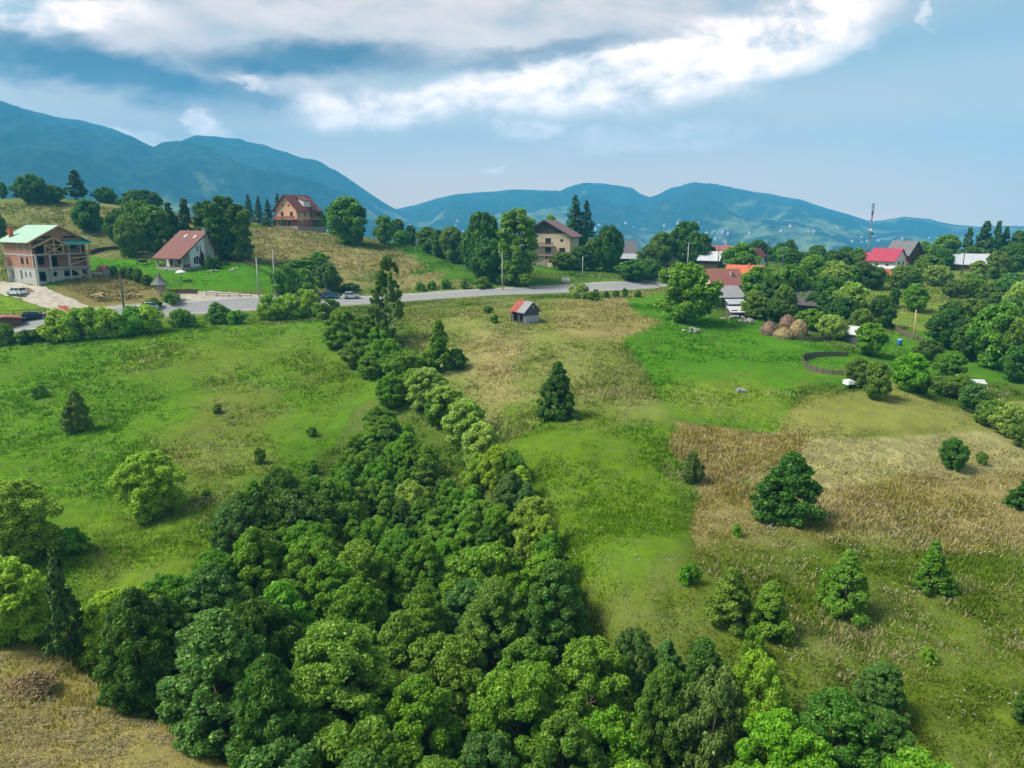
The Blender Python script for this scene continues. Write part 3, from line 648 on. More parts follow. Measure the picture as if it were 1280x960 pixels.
P_TOP = [(440,545),(470,505),(505,525),(560,572),(610,620),(668,668),(712,712),(742,775),(800,800),(880,815),(965,840),(1050,880),(1120,905),(1215,968),(1260,1080),(300,1080),(240,840),(120,760),(160,735),(235,700),(270,640),(300,600),(370,595),(420,600)]
P_MEADOW = [(742,800),(800,835),(880,850),(980,880),(1080,900),(1180,958),(1220,1000),(1700,1000),(1700,500),(600,500),(690,700)]
KEYS = ['alder','alder','alder','alder_bright','alder','alder_dark','alder_blue','alder_bright']
KS = ['alder_small','alder','bright_small','alder_small','alder_bright','small_dark','alder','alder_small','bright_small']
rngw = random.Random(5); cnt = 0; tries = 0
while tries < 14000 and cnt < 260:
    tries += 1; x = rngw.uniform(-38, 34); y = rngw.uniform(22, 92)
    up_part = y > 56
    h = rngw.uniform(4.0, 5.6) if up_part else rngw.uniform(5.4, 8.2); wd = rngw.uniform(2.5, 4.4) if up_part else rngw.uniform(4.4, 6.6)
    z0 = h1(x, y); u, v = proj(x, y, z0 + h); ub, vb = proj(x, y, z0)
    if inpoly(u, v, P_TOP) < 0 or inpoly(ub, vb, HAYNEAR) > -6 or inpoly(ub, vb, P_MEADOW) > 0: continue
    if v > 1040: continue
    sp_ = .27 if up_part else .31
    if any((x - a) ** 2 + (y - b) ** 2 < (sp_ * (wd + c)) ** 2 for a, b, c in TREES): continue
    cnt += 1; key = rngw.choice(KS if up_part else KEYS)
    tone_ = 'dark green' if 'dark' in key else 'blue-green' if 'blue' in key else 'fresh bright green' if 'bright' in key else 'mid-green'; prt = 'upper' if up_part else 'lower'
    plant('alder_tree', key, x, y, h, wd, f"{tone_} {'young' if up_part else 'full-grown'} tree inside the closed canopy of the {prt} ravine wood", 'tree', f'{tone_} trees of the {prt} ravine wood')
print('WOOD', cnt)
# ------------------------------------------------------------------ single trees: name, proto, u, top, foot, width px, label
T = [
 ('dark_spruce','pine',92,682,830,52,'dark narrow spiky tree beside the ravine wood at the lower left'),
 ('willow_tree','willow',190,568,645,72,'lone yellow-green round willow standing in the left meadow'),
 ('juniper_bush','plump_olive',97,488,538,32,'dull green upright bush alone in the upper left meadow'),
 ('willow_tree','willow',22,606,702,92,'big bright willow cut by the left edge of the photo, upper one'),
 ('willow_tree','willow',14,700,802,96,'big bright willow cut by the left edge of the photo, lower one'),
 ('meadow_bush','shrub_bright',50,480,497,20,'low yellow-green bush in the left meadow, left of the dark bush'),
 ('meadow_bush','shrub_bright',90,660,690,40,'low green bush behind the dark spiky tree at the left'),
 ('meadow_bush','shrub_green',390,533,546,12,'tiny round dark bush in the left meadow right of centre'),
 ('meadow_bush','shrub_olive',325,560,580,14,'small bush on the left meadow above the wood tip'),
 ('meadow_bush','shrub_olive',272,505,517,12,'tiny dull bush in the middle of the left meadow'),
 ('meadow_bush','shrub_green',258,612,622,10,'tiny green bush right of the lone round willow'),
 ('meadow_bush','shrub_green',390,575,592,16,'small bush on the left meadow close to the ravine wood'),
 ('birch_tree','birch',487,320,432,32,'tall thin birch with a bare pale stem in front of the road'),
 ('birch_tree','birch_dark',476,352,425,24,'shorter dark birch crowding the left side of the tall thin one'),
 ('young_spruce','conic_green',549,402,467,38,'young conical tree on the straw meadow at the top of the ravine'),
 ('meadow_bush','shrub_dark_',572,436,462,26,'low green bush at the foot of the young conical tree'),
 ('field_tree','plump',697,453,524,48,'dark egg-shaped lone tree in the middle of the central meadow'),
 ('field_tree','plump',983,567,650,78,'large dark cone-shaped tree left of the pale hay strip'),
 ('field_tree','small_dark',1190,549,586,36,'small gnarled tree standing on the pale hay strip'),
 ('meadow_bush','shrub_green',1227,565,580,13,'tiny round bush right of the gnarled tree on the hay strip'),
 ('young_spruce','conic',1282,588,640,40,'dark conical tree cut by the right edge of the photo'),
 ('meadow_bush','shrub_grey',865,565,603,26,'thin grey-green bush at the edge of the brown grass'),
 ('meadow_bush','shrub_bright',861,705,733,26,'small bright green bush in the lower central meadow'),
 ('field_tree','plump_olive',912,710,778,62,'dull wide bush left of the round dark one on the lower slope'),
 ('field_tree','plump_green',961,727,792,54,'round dark green bush right of the dull wide one'),
 ('field_tree','plump_green',1054,690,768,64,'dense pointed green tree in the middle of the flowery slope'),
 ('young_spruce','conic_green',1163,678,740,42,'slanting green conical tree on the right of the flowery slope'),
 ('meadow_bush','shrub_green',1186,722,742,18,'low bush at the foot of the slanting conical tree'),
 ('meadow_bush','shrub_green',1032,712,752,26,'thin bush leaning on the left of the dense pointed tree'),
 ('meadow_bush','shrub_bright',921,655,672,14,'tiny light green bush below the large dark conical tree'),
 ('meadow_bush','shrub_bright',1160,808,828,20,'small light bush low on the flowery slope'),
 ('field_tree','small_dark',1280,862,905,34,'dark bush cut by the right edge near the bottom'),
 ('willow_tree','shrub_bright',938,785,830,26,'thin light green sapling between the slope bushes and the wood'),
 # left background
 ('hill_pine','tall',42,219,254,36,'dark bushy pine on the grass ridge at the far left'),
 ('hill_pine','round_dark',66,232,254,32,'low dark bush-like tree right of the bushy ridge pine'),
 ('hill_pine','pine',95,212,248,34,'dark pine with an uneven top alone on the ridge'),
 ('hill_pine','tall',132,234,254,24,'small dark tree on the ridge right of the uneven pine'),
 ('hill_pine','round_dark',4,228,244,10,'tiny dark tree on the skyline at the left edge'),
 ('hill_pine','pine',20,231,243,9,'tiny pointed tree on the skyline near the left edge'),
 ('round_tree','round_dark',113,250,291,44,'round dense tree on the grass slope behind the building site'),
 ('round_tree','round_dark',-2,266,300,22,'round dark tree cut by the left edge on the slope'),
 ('round_tree','round_dark',176,238,262,46,'dark spreading tree behind the birches'),
 ('round_tree','round_dark',190,240,264,22,'dark peaked tree among the birches at the ridge'),
 ('birch_tree','tall',152,262,305,34,'dark tree at the left end of the birch row'),
 ('birch_tree','tall_green',178,252,312,44,'broad green birch behind the lawn corner'),
 ('birch_tree','tall_olive',165,272,322,36,'grey-green birch hanging over the lawn corner'),
 ('hill_pine','pine',215,253,310,36,'dark pine behind the red-roofed white house, left of its ridge'),
 ('hill_pine','pine',235,248,310,34,'tallest dark pine behind the red-roofed white house'),
 ('hill_pine','spruce',252,250,305,22,'narrow dark spruce behind the red-roofed white house'),
 ('birch_tree','tall',278,247,325,44,'tall dark birch right behind the white gable'),
 ('birch_tree','tall_olive',298,256,325,40,'dull green birch at the right end of the row by the white house'),
 ('birch_tree','tall',264,262,318,34,'dark birch touching the chimney of the white house'),
 ('birch_tree','tall_green',198,258,315,34,'green birch left of the white house roof'),
 ('hill_spruce','spruce',312,241,278,20,'left spruce of the group beside the orange house'),
 ('hill_spruce','spruce',324,243,280,18,'second spruce of the group beside the orange house'),
 ('hill_spruce','spruce',336,247,283,20,'third spruce of the group beside the orange house'),
 ('hill_spruce','spruce',350,240,280,20,'dark spruce touching the left wall of the orange house'),
 ('maple_tree','round',434,247,305,54,'big bright-edged round tree right of the orange house'),
 ('maple_tree','round_dark',444,256,306,38,'dark lower crown leaning on the big round tree'),
 ('round_tree','tall_green',402,266,290,18,'small green tree between the orange house and the big round tree'),
 ('field_tree','round',481,270,305,26,'small round tree on the straw field right of the big round tree'),
 ('field_tree','round_bright',503,288,306,20,'low bright shrub-like tree near the green strip'),
 ('hill_pine','tall',498,274,296,16,'little dark tree behind the straw field'),
 ('hill_pine','tall',513,282,296,14,'tiny dark tree beside the far white house'),
 ('orchard_tree','round_olive',535,284,316,30,'left orchard tree of the row beside the green strip'),
 ('orchard_tree','round_dark',550,288,322,28,'second orchard tree of the row beside the green strip'),
 ('orchard_tree','round_olive',566,284,328,32,'third orchard tree, dull green, of the row'),
 ('orchard_tree','round_dark',580,292,330,28,'right orchard tree of the row, partly behind the tall dark tree'),
 ('linden_tree','tall',603,268,345,50,'tall dark broad tree left of the conical linden by the pole'),
 ('linden_tree','tall_green',644,263,356,50,'tall conical linden in front of the beige guest house'),
 ('linden_tree','tall',610,300,352,44,'dark tree under the tall broad one beside the road'),
 ('round_tree','round_bright',687,270,300,24,'light green crown showing above the beige guest house roof'),
 ('spruce_tree','spruce',718,241,318,42,'taller of the twin spruces behind the beige guest house'),
 ('spruce_tree','spruce',733,247,316,36,'shorter right one of the twin spruces'),
 ('round_tree','round_bright',714,278,315,22,'light green tree squeezed between guest house and spruces'),
 ('walnut_tree','tall',760,284,340,40,'dark upright tree right of the spruces'),
 ('garden_shrub','round_olive',706,316,337,34,'dull shrub in front of the guest house right corner'),
 ('garden_shrub','round_dark',727,308,338,30,'dark shrub right of the guest house'),
 ('garden_shrub','round_olive',742,300,338,28,'grey-green tree between the guest house and the upright dark tree'),
 ('round_tree','round_olive',826,291,332,40,'dull round tree left of the yellow cottage'),
 ('round_tree','round_dark',858,278,332,40,'tall dark tree behind the yellow cottage'),
 ('round_tree','round_dark',876,292,333,30,'dark tree between the yellow cottage and the tin roof'),
 ('round_tree','round_olive',812,305,338,30,'small olive tree beside the grey barn'),
 ('round_tree','round_dark',842,298,324,26,'dark crown hanging over the yellow cottage roof'),
 ('garden_shrub','round_dark',792,325,351,46,'dark spreading shrub on the bank above the road bend'),
 ('garden_shrub','round_blue',812,324,350,32,'bluish shrub right of the dark spreading one above the road'),
 ('chestnut_tree','round',856,330,404,72,'huge dense green tree where the road bends'),
 ('round_tree','round',924,304,342,42,'rounded green tree behind the orange roof'),
 ('round_tree','round_bright',945,334,384,40,'light green tree against the orange-roofed house'),
]
V = [ # village on the right: proto, u, top, foot, width, label
 ('round_dark',962,342,392,44,'dark tree in the village grove right of the orange roof'),
 ('round',988,330,388,52,'green tree at the crest of the village grove'),
 ('round_bright',1012,318,372,56,'tallest light green tree of the village grove'),
 ('round_pale',1040,325,376,44,'pale light green tree right of the tallest grove tree'),
 ('round_olive',940,362,398,36,'olive tree behind the lean-to sheds'),
 ('round_dark',966,372,402,44,'dark bush behind the haystacks, left'),
 ('round_olive',980,355,400,34,'olive tree left of the thatched roof'),
 ('round_dark',1032,345,395,50,'dark tree right of the thatched roof'),
 ('round_pale',1062,352,404,50,'pale flowering tree in the village grove'),
 ('round_dark',1050,370,412,46,'dark low tree below the pale flowering one'),
 ('round',1012,385,412,42,'green bush right of the haystacks'),
 ('round_pale',1040,392,424,40,'pale bush above the woven fence'),
 ('round',1085,402,444,46,'dense green tree right of the small tin shed'),
 ('round_olive',1072,384,425,36,'olive tree behind the small tin shed'),
 ('round_bright',1102,378,408,26,'light green bush above the small lawn'),
 ('round_bright',1143,353,390,38,'perfectly round bright green tree on the pasture'),
 ('tall',1117,360,384,16,'narrow dark tree left of the perfectly round one'),
 ('round_dark',1100,368,410,34,'dark tree left of the narrow one over the lawn'),
 ('round_dark',1078,325,362,40,'dark tree in front of the raspberry roof, left'),
 ('round_olive',1095,334,362,30,'olive tree below the raspberry roof'),
 ('round',1060,330,362,36,'mid-green tree left of the mobile mast'),
 ('round_dark',1048,312,345,40,'dark tree on the horizon left of the mobile mast'),
 ('round_olive',1070,310,336,26,'small olive tree at the foot of the mobile mast'),
 ('tall',990,312,345,24,'far dark spruce-like tree behind the grove'),
 ('round_olive',1128,330,360,40,'olive tree right of the low red roofs'),
 ('round_olive',1158,318,352,40,'dull green orchard tree on the upper pasture'),
 ('round_pale',1172,330,358,38,'pale orchard tree right of the dull one'),
 ('round_dark',1138,338,362,28,'dark round tree beside the low red roofs'),
 ('round',1180,292,335,42,'big round deep green tree left of the tin barn'),
 ('round_dark',1176,312,338,26,'dark lower tree in front of the big round one'),
 ('round_olive',1152,302,330,30,'olive tree left of the big round deep green one'),
 ('pine',1128,300,322,30,'dark pine behind the grey-roofed house'),
 ('pine',1116,302,322,26,'dark pine left of its twin behind the grey-roofed house'),
 ('pine',1206,284,330,26,'dark pine left in the skyline group behind the tin barn'),
 ('pine',1226,274,330,40,'tallest dark pine of the skyline group behind the tin barn'),
 ('pine',1240,276,328,28,'dark pine right of the tallest in the skyline group'),
 ('pine',1254,283,330,24,'slender pine of the skyline group near the right edge'),
 ('tall',1272,289,335,28,'dark crown at the right edge of the skyline group'),
 ('round',1218,308,326,40,'green tree directly behind the tin barn roof'),
 ('round_pale',1222,326,346,24,'silvery tree in front of the tin barn'),
 ('round_olive',1244,312,350,32,'olive tree right of the tin barn'),
 ('round_dark',1265,302,345,34,'dark tree near the right edge above the pasture'),
 ('round_blue',1262,340,366,36,'bluish tree near the right edge on the upper pasture'),
 ('round',1216,340,372,36,'light orchard tree below the tin barn'),
 ('round_olive',1232,352,384,32,'olive orchard tree in the middle of the upper pasture'),
 ('round_dark',1246,366,392,30,'dark orchard tree on the upper pasture'),
 ('round_pale',1270,350,400,42,'pale tree at the right edge of the pasture'),
 ('round_olive',1192,350,372,30,'olive bush on the upper pasture, left'),
 ('round_dark',1190,375,420,48,'dark tree at the pasture edge above the broad grove'),
 ('round_pale',1190,402,434,44,'pale round-headed tree in the right grove'),
 ('round_dark',1180,385,436,50,'dark tree behind the leaning pole'),
 ('round_olive',1212,372,425,46,'olive tree in the back of the right grove'),
 ('round',1240,378,460,72,'big feathery light green tree of the right grove'),
 ('round_dark',1212,402,450,50,'dark tree between pale round-head and big feathery tree'),
 ('round_olive',1270,395,470,52,'olive tree at the right edge of the right grove'),
 ('round_blue',1255,372,440,46,'bluish tree behind the big feathery one'),
 ('round_dark',1268,430,478,44,'dark low tree at the right edge below the grove'),
 ('round_dark',1160,424,456,42,'dark green bush on the small lawn below the pole'),
 ('round_bright',1136,440,490,54,'yellow-tipped round tree at the corner of the mown field'),
 ('round',1186,438,474,46,'bright green tree right of the yellow-tipped one'),
 ('round_olive',1070,446,484,36,'left one of the two trees by the white cart'),
 ('round_olive',1093,450,500,40,'right one of the two trees by the white cart'),
 ('round_olive',1200,466,500,40,'olive bush in the field-edge hedge, upper end'),
 ('round_olive',1180,468,496,34,'second bush of the field-edge hedge'),
 ('round_blue',1215,478,516,42,'third bush of the field-edge hedge, bluish'),
 ('round_olive',1240,500,534,44,'fourth bush of the field-edge hedge near the hut'),
 ('round_pale',1262,503,548,46,'pale bush of the field-edge hedge near the right edge'),
 ('round_olive',1278,520,560,36,'last bush of the field-edge hedge, cut by the right edge'),
 ('round_dark',1150,465,492,30,'dark bush between the yellow-tipped tree and the hedge'),
 ('round_dark',985,300,325,20,'far dark tree under the mountains left of the grove'),
]
H_ = [ # shrubs along the road
 ('shrub_willow',76,388,425,44,'leftmost of the big yellow-green shrubs along the road'),
 ('shrub_willow',106,385,424,48,'second big yellow-green shrub along the road'),
 ('shrub_willow',138,384,420,48,'third big yellow-green shrub along the road'),
 ('shrub_bright',165,384,418,40,'fourth big green shrub along the road'),
 ('shrub_willow',188,382,414,40,'fifth big yellow-green shrub along the road'),
 ('shrub_bright',230,386,408,32,'single round shrub right of the shrub row on the road'),
 ('shrub_green',273,379,404,30,'pointed green shrub on the road edge right of the round one'),
 ('shrub_bright',296,388,405,22,'low weedy shrub beside the pointed one'),
 ('shrub_willow',338,368,400,34,'shrub in front of the left concrete pole'),
 ('shrub_willow',360,368,398,36,'shrub right of the concrete poles'),
 ('shrub_willow',384,362,396,34,'tallest yellow-green shrub in front of the parked cars'),
 ('shrub_green',410,374,398,32,'green shrub below the parked blue car'),
 ('shrub_green',5,405,430,28,'green bush in front of the brown shed at the left edge'),
 ('shrub_olive',40,412,428,36,'low weedy bush between the brown shed and the shrub row'),
 ('shrub_green',358,332,368,34,'green thicket bush behind the road near the poles'),
 ('shrub_green',382,336,370,34,'middle bush of the thicket behind the road'),
 ('shrub_dark_',408,330,362,40,'dark bush of the thicket behind the road'),
 ('shrub_green',378,322,336,44,'flat green bush on the straw slope above the thicket'),
 ('shrub_green',398,315,330,26,'small green bush on the straw slope'),
 ('shrub_dark_',438,354,365,26,'dark low bush behind the parked white car'),
 ('shrub_green',526,352,363,14,'first of the small round bushes behind the road'),
 ('shrub_green',540,351,362,12,'second of the small round bushes behind the road'),
 ('shrub_green',558,349,361,14,'third of the small round bushes behind the road'),
 ('shrub_green',580,348,361,12,'fourth of the small round bushes behind the road'),
 ('shrub_green',604,346,361,22,'wider bush by the road near the tall linden'),
 ('shrub_pale',724,354,374,24,'pale flowering bush on the road edge above the hay hut'),
 ('shrub_green',742,362,376,18,'green bush right of the pale flowering one'),
 ('shrub_dark_',758,364,373,8,'small upright post-like bush on the road edge'),
 ('shrub_dark_',770,363,372,7,'second small upright bush on the road edge'),
 ('shrub_dark_',781,360,372,7,'third small upright bush on the road edge'),
 ('shrub_green',797,362,372,10,'small bush at the lawn corner by the road'),
 ('shrub_green',610,382,392,12,'small green bush on the straw meadow left of the hut'),
 ('shrub_green',618,393,404,12,'small green bush on the straw meadow below the hut'),
 ('shrub_dark_',143,332,344,9,'tiny dark conifer on the site lawn'),
 ('shrub_grey',156,334,347,13,'bluish bush in the yard corner right of the building site'),
 ('shrub_grey',165,334,350,14,'bluish round bush in the middle of the yard corner row'),
 ('shrub_dark_',173,336,352,13,'dark bush of the yard corner row'),
 ('shrub_grey',184,343,356,12,'white-flecked bush at the end of the yard corner row'),
 ('shrub_dark_',262,319,337,12,'left dark clipped bush beside the white gable'),
 ('shrub_dark_',271,320,336,12,'right dark clipped bush beside the white gable'),
 ('shrub_red',253,314,334,7,'dark red climbing bush on the white gable'),
 ('shrub_green',215,364,380,24,'grassy green bush in front of the wooden gazebo'),
 ('shrub_green',192,372,384,20,'low bush right of the road sign pole'),
 ('shrub_pale',4,418,432,14,'pale flowering bush at the left edge below the shed'),
]
recolor('shrub_dark_', 'shrub', 'dark')
for nm, key, u, vt, vb, wp, lab in T: plant_px(nm, key, u, vt, vb, wp, lab, 'bush' if 'bush' in nm or 'shrub' in nm else 'tree')
for key, u, vt, vb, wp, lab in V: plant_px('bush' if ' bush' in lab else 'village_tree', key, u, vt + (2 if wp > 30 else 0), vb, wp * .88, lab, 'bush' if ' bush' in lab else 'tree')
for key, u, vt, vb, wp, lab in H_: plant_px('roadside_bush', key, u, vt, vb, wp, lab, 'bush')
# farther trees on the ridge and in the valley edge behind the village
rf = random.Random(3); cnt = 0
for _ in range(900):
    u = rf.uniform(930, 1330); D = rf.uniform(235, 330); a_, y_, z_ = ray(u, 300); x = a_ / y_ * D; y = D
    if any((x - a) ** 2 + (y - b) ** 2 < 14 for a, b, c in TREES): continue
    if cnt >= 56: break
    cnt += 1; kk = rf.choice(['round_dark', 'round_olive', 'round', 'tall']); ad = {'round_dark': 'dark round', 'round_olive': 'olive round', 'round': 'green round', 'tall': 'tall dark'}[kk]
    plant('village_tree', kk, x, y, rf.uniform(4, 7), rf.uniform(4.5, 7), f'{ad} distant tree in the band of crowns behind the village', 'tree', f'{ad} trees behind the village')
cnt = 0
for _ in range(400):
    u = rf.uniform(-30, 300); D = rf.uniform(268, 300); a_, y_, z_ = ray(u, 250); x = a_ / y_ * D
    if cnt >= 14: break
    cnt += 1; plant('hill_pine', rf.choice(['round_dark', 'pine']), x, D, rf.uniform(4, 6), rf.uniform(4, 6), 'dark tree top peeping over the grass ridge', 'tree', 'trees behind the grass ridge')
# ------------------------------------------------------------------ building helpers
class MB:
    def __init__(s): s.v = []; s.f = []
    def poly(s, pts): k = len(s.v); s.v += [tuple(p) for p in pts]; s.f.append(tuple(range(k, k + len(pts)))); return s
    def hexa(s, b, t):      # bottom and top quads, same winding (ccw from above)
        k = len(s.v); s.v += [tuple(p) for p in b] + [tuple(p) for p in t]
        s.f += [(k+3,k+2,k+1,k), (k+4,k+5,k+6,k+7)] + [(k+i, k+(i+1)%4, k+4+(i+1)%4, k+4+i) for i in range(4)]; return s
    def box(s, x0, x1, y0, y1, z0, z1):
        return s.hexa([(x0,y0,z0),(x1,y0,z0),(x1,y1,z0),(x0,y1,z0)], [(x0,y0,z1),(x1,y0,z1),(x1,y1,z1),(x0,y1,z1)])
    def bar(s, a, b, w, h=None):
        a = Vector(a); b = Vector(b); h = h or w; d = (b - a).normalized(); x = d.cross(Vector((0,0,1)))
        x = Vector((1,0,0)) if x.length < 1e-3 else x.normalized(); z = x.cross(d).normalized(); x *= w / 2; z *= h / 2
        return s.hexa([a-x-z, a+x-z, b+x-z, b-x-z], [a-x+z, a+x+z, b+x+z, b-x+z])
    def cyl(s, a, b, r0, r1=None, k=10):
        r1 = r0 if r1 is None else r1; V_, F_ = tube([a, b], [r0, r1], k); o = len(s.v); s.v += [tuple(p) for p in V_]; s.f += [tuple(int(i) + o for i in q) for q in F_]
        s.f.append(tuple(range(o + k - 1, o - 1, -1))); s.f.append(tuple(range(o + k, o + 2 * k))); return s
    def prism(s, p2, y0, y1):   # polygon in (x, z) extruded along y
        n = len(p2); k = len(s.v); s.v += [(x, y0, z) for x, z in p2] + [(x, y1, z) for x, z in p2]
        s.f += [tuple(range(k, k + n)), tuple(range(k + 2 * n - 1, k + n - 1, -1))] + [(k + (i + 1) % n, k + i, k + n + i, k + n + (i + 1) % n) for i in range(n)]; return s
    def lathe(s, prof, k=12, c=(0, 0), wob=0.):
        o = len(s.v)
        for i, (r, z) in enumerate(prof):
            for j in range(k):
                th = 2 * math.pi * j / k; rr = r * (1 + wob * math.sin(th * 3 + i) + wob * .7 * math.sin(th * 5 + i * 2)); s.v.append((c[0] + rr * math.cos(th), c[1] + rr * math.sin(th), z))
        for i in range(len(prof) - 1):
            for j in range(k): s.f.append((o+i*k+j, o+i*k+(j+1)%k, o+(i+1)*k+(j+1)%k, o+(i+1)*k+j))
        return s
    def build(s, name, m, parent=None, smooth=False, loc=(0, 0, 0)):
        me = bpy.data.meshes.new(name); me.from_pydata(s.v, [], s.f)
        for q in (m if isinstance(m, list) else [m]): me.materials.append(q)
        bm = bmesh.new(); bm.from_mesh(me); bmesh.ops.recalc_face_normals(bm, faces=bm.faces); bm.to_mesh(me); bm.free()
        if smooth: me.polygons.foreach_set('use_smooth', np.ones(len(me.polygons), bool))
        me.update(); return mkobj(name, me, parent, loc)
def empty(name, x, y, rz=0., label=None, cat=None, group=None, dz=0., sink=0.):
    e = bpy.data.objects.new(name, None); COL.objects.link(e); e.location = (x, y, h1(x, y) + dz - sink); e.rotation_euler = (0, 0, rz); return tag(e, label, cat, group)
# wall panels: local frame p0 + a*ux (horizontal), outward normal nrm
def panel(mb, p0, ux, w_, z0, z1, th, ops=()):
    ux = Vector(ux); n = Vector((ux.y, -ux.x, 0)); p0 = Vector(p0)
    xs = sorted({0, w_, *[o[0] for o in ops], *[o[1] for o in ops]}); zs = sorted({z0, z1, *[o[2] for o in ops], *[o[3] for o in ops]})
    for a, b in zip(xs[:-1], xs[1:]):
        run = None
        for c, d in zip(zs[:-1], zs[1:]):
            if any(o[0] <= a + 1e-6 and b - 1e-6 <= o[1] and o[2] <= c + 1e-6 and d - 1e-6 <= o[3] for o in ops): continue
            q = [p0 + ux * a, p0 + ux * b, p0 + ux * b - n * th, p0 + ux * a - n * th]
            mb.hexa([(v.x, v.y, c) for v in q], [(v.x, v.y, d) for v in q])
def window(par, p0, ux, o, fm, gm, th=.25, name='window', bars=1, sill=None):
    ux = Vector(ux); n = Vector((ux.y, -ux.x, 0)); p0 = Vector(p0); a, b, c, d = o[:4]; fr = MB(); t = .07
    def bx(a0, a1, c0, c1, n0, n1, mb):
        q = [p0 + ux * a0 + n * n1, p0 + ux * a1 + n * n1, p0 + ux * a1 + n * n0, p0 + ux * a0 + n * n0]; mb.hexa([(v.x, v.y, c0) for v in q], [(v.x, v.y, c1) for v in q])
    for z_ in ((a, a + t, c, d), (b - t, b, c, d), (a + t, b - t, c, c + t), (a + t, b - t, d - t, d)): bx(*z_, -.14, -.04, fr)
    for i in range(bars): x_ = a + (b - a) * (i + 1) / (bars + 1); bx(x_ - .03, x_ + .03, c + t, d - t, -.13, -.05, fr)
    f = fr.build(name, fm, par); g = MB(); bx(a + t, b - t, c + t, d - t, -.11, -.09, g); g.build('pane', gm, f)
    if sill: s_ = MB(); bx(a - .08, b + .08, c - .09, c - .005, -.1, .08, s_); s_.build('sill', sill, f)
    return f
def glassm():
    t = NT('window_glass'); t.bsdf((.035, .045, .055), .12, None, .6); return t.m
GL = glassm()
def tiles(name, col, sx=.28, sy=.36, var=.22, rough=.75, metal=0.):
    t = NT(name); ob = t.n('ShaderNodeTexCoord').outputs['Object']; n = t.noise(ob, 2.2, 5, .6); n2 = t.noise(ob, 14, 3, .6)
    s_ = t.n('ShaderNodeSeparateXYZ'); t.put(s_.inputs[0], ob)
    ry = t.math('FRACT', t.math('DIVIDE', s_.outputs[1], sx)); rz_ = t.math('FRACT', t.math('DIVIDE', s_.outputs[2], sy * .7))
    h_ = t.math('ADD', t.math('ABSOLUTE', t.math('SUBTRACT', ry, .5)), t.math('MULTIPLY', rz_, .8))
    f = t.math('ADD', t.math('MULTIPLY', n, .6), t.math('MULTIPLY', n2, .4))
    c = t.mix(t.rng(f, .3, .7), tuple(x * (1 - var) for x in col), tuple(min(1, x * (1 + var)) for x in col))
    t.bsdf(c, rough, t.bump(h_, .5, .06), .25, metal); return t.m
def brickm():
    t = NT('hollow_brick'); b = t.n('ShaderNodeTexBrick'); m = t.n('ShaderNodeMapping'); m.inputs['Rotation'].default_value = (R(90), 0, 0)
    s_ = t.n('ShaderNodeSeparateXYZ'); t.put(s_.inputs[0], t.obj()); cb = t.n('ShaderNodeCombineXYZ'); t.put(cb.inputs[0], t.math('ADD', s_.outputs[0], s_.outputs[1])); t.put(cb.inputs[1], s_.outputs[2])
    t.t.links.new(cb.outputs[0], b.inputs['Vector']); b.inputs['Scale'].default_value = 1; b.inputs['Brick Width'].default_value = .38; b.inputs['Row Height'].default_value = .24; b.inputs['Mortar Size'].default_value = .02
    b.inputs['Color1'].default_value = (.48, .185, .10, 1); b.inputs['Color2'].default_value = (.40, .14, .08, 1); b.inputs['Mortar'].default_value = (.34, .28, .24, 1)
    n = t.noise(t.obj(), 1.3, 5, .6); c = t.mix(t.rng(n, .4, .75), b.outputs['Color'], (.40, .22, .16)); t.bsdf(c, .9, None, .1); return t.m
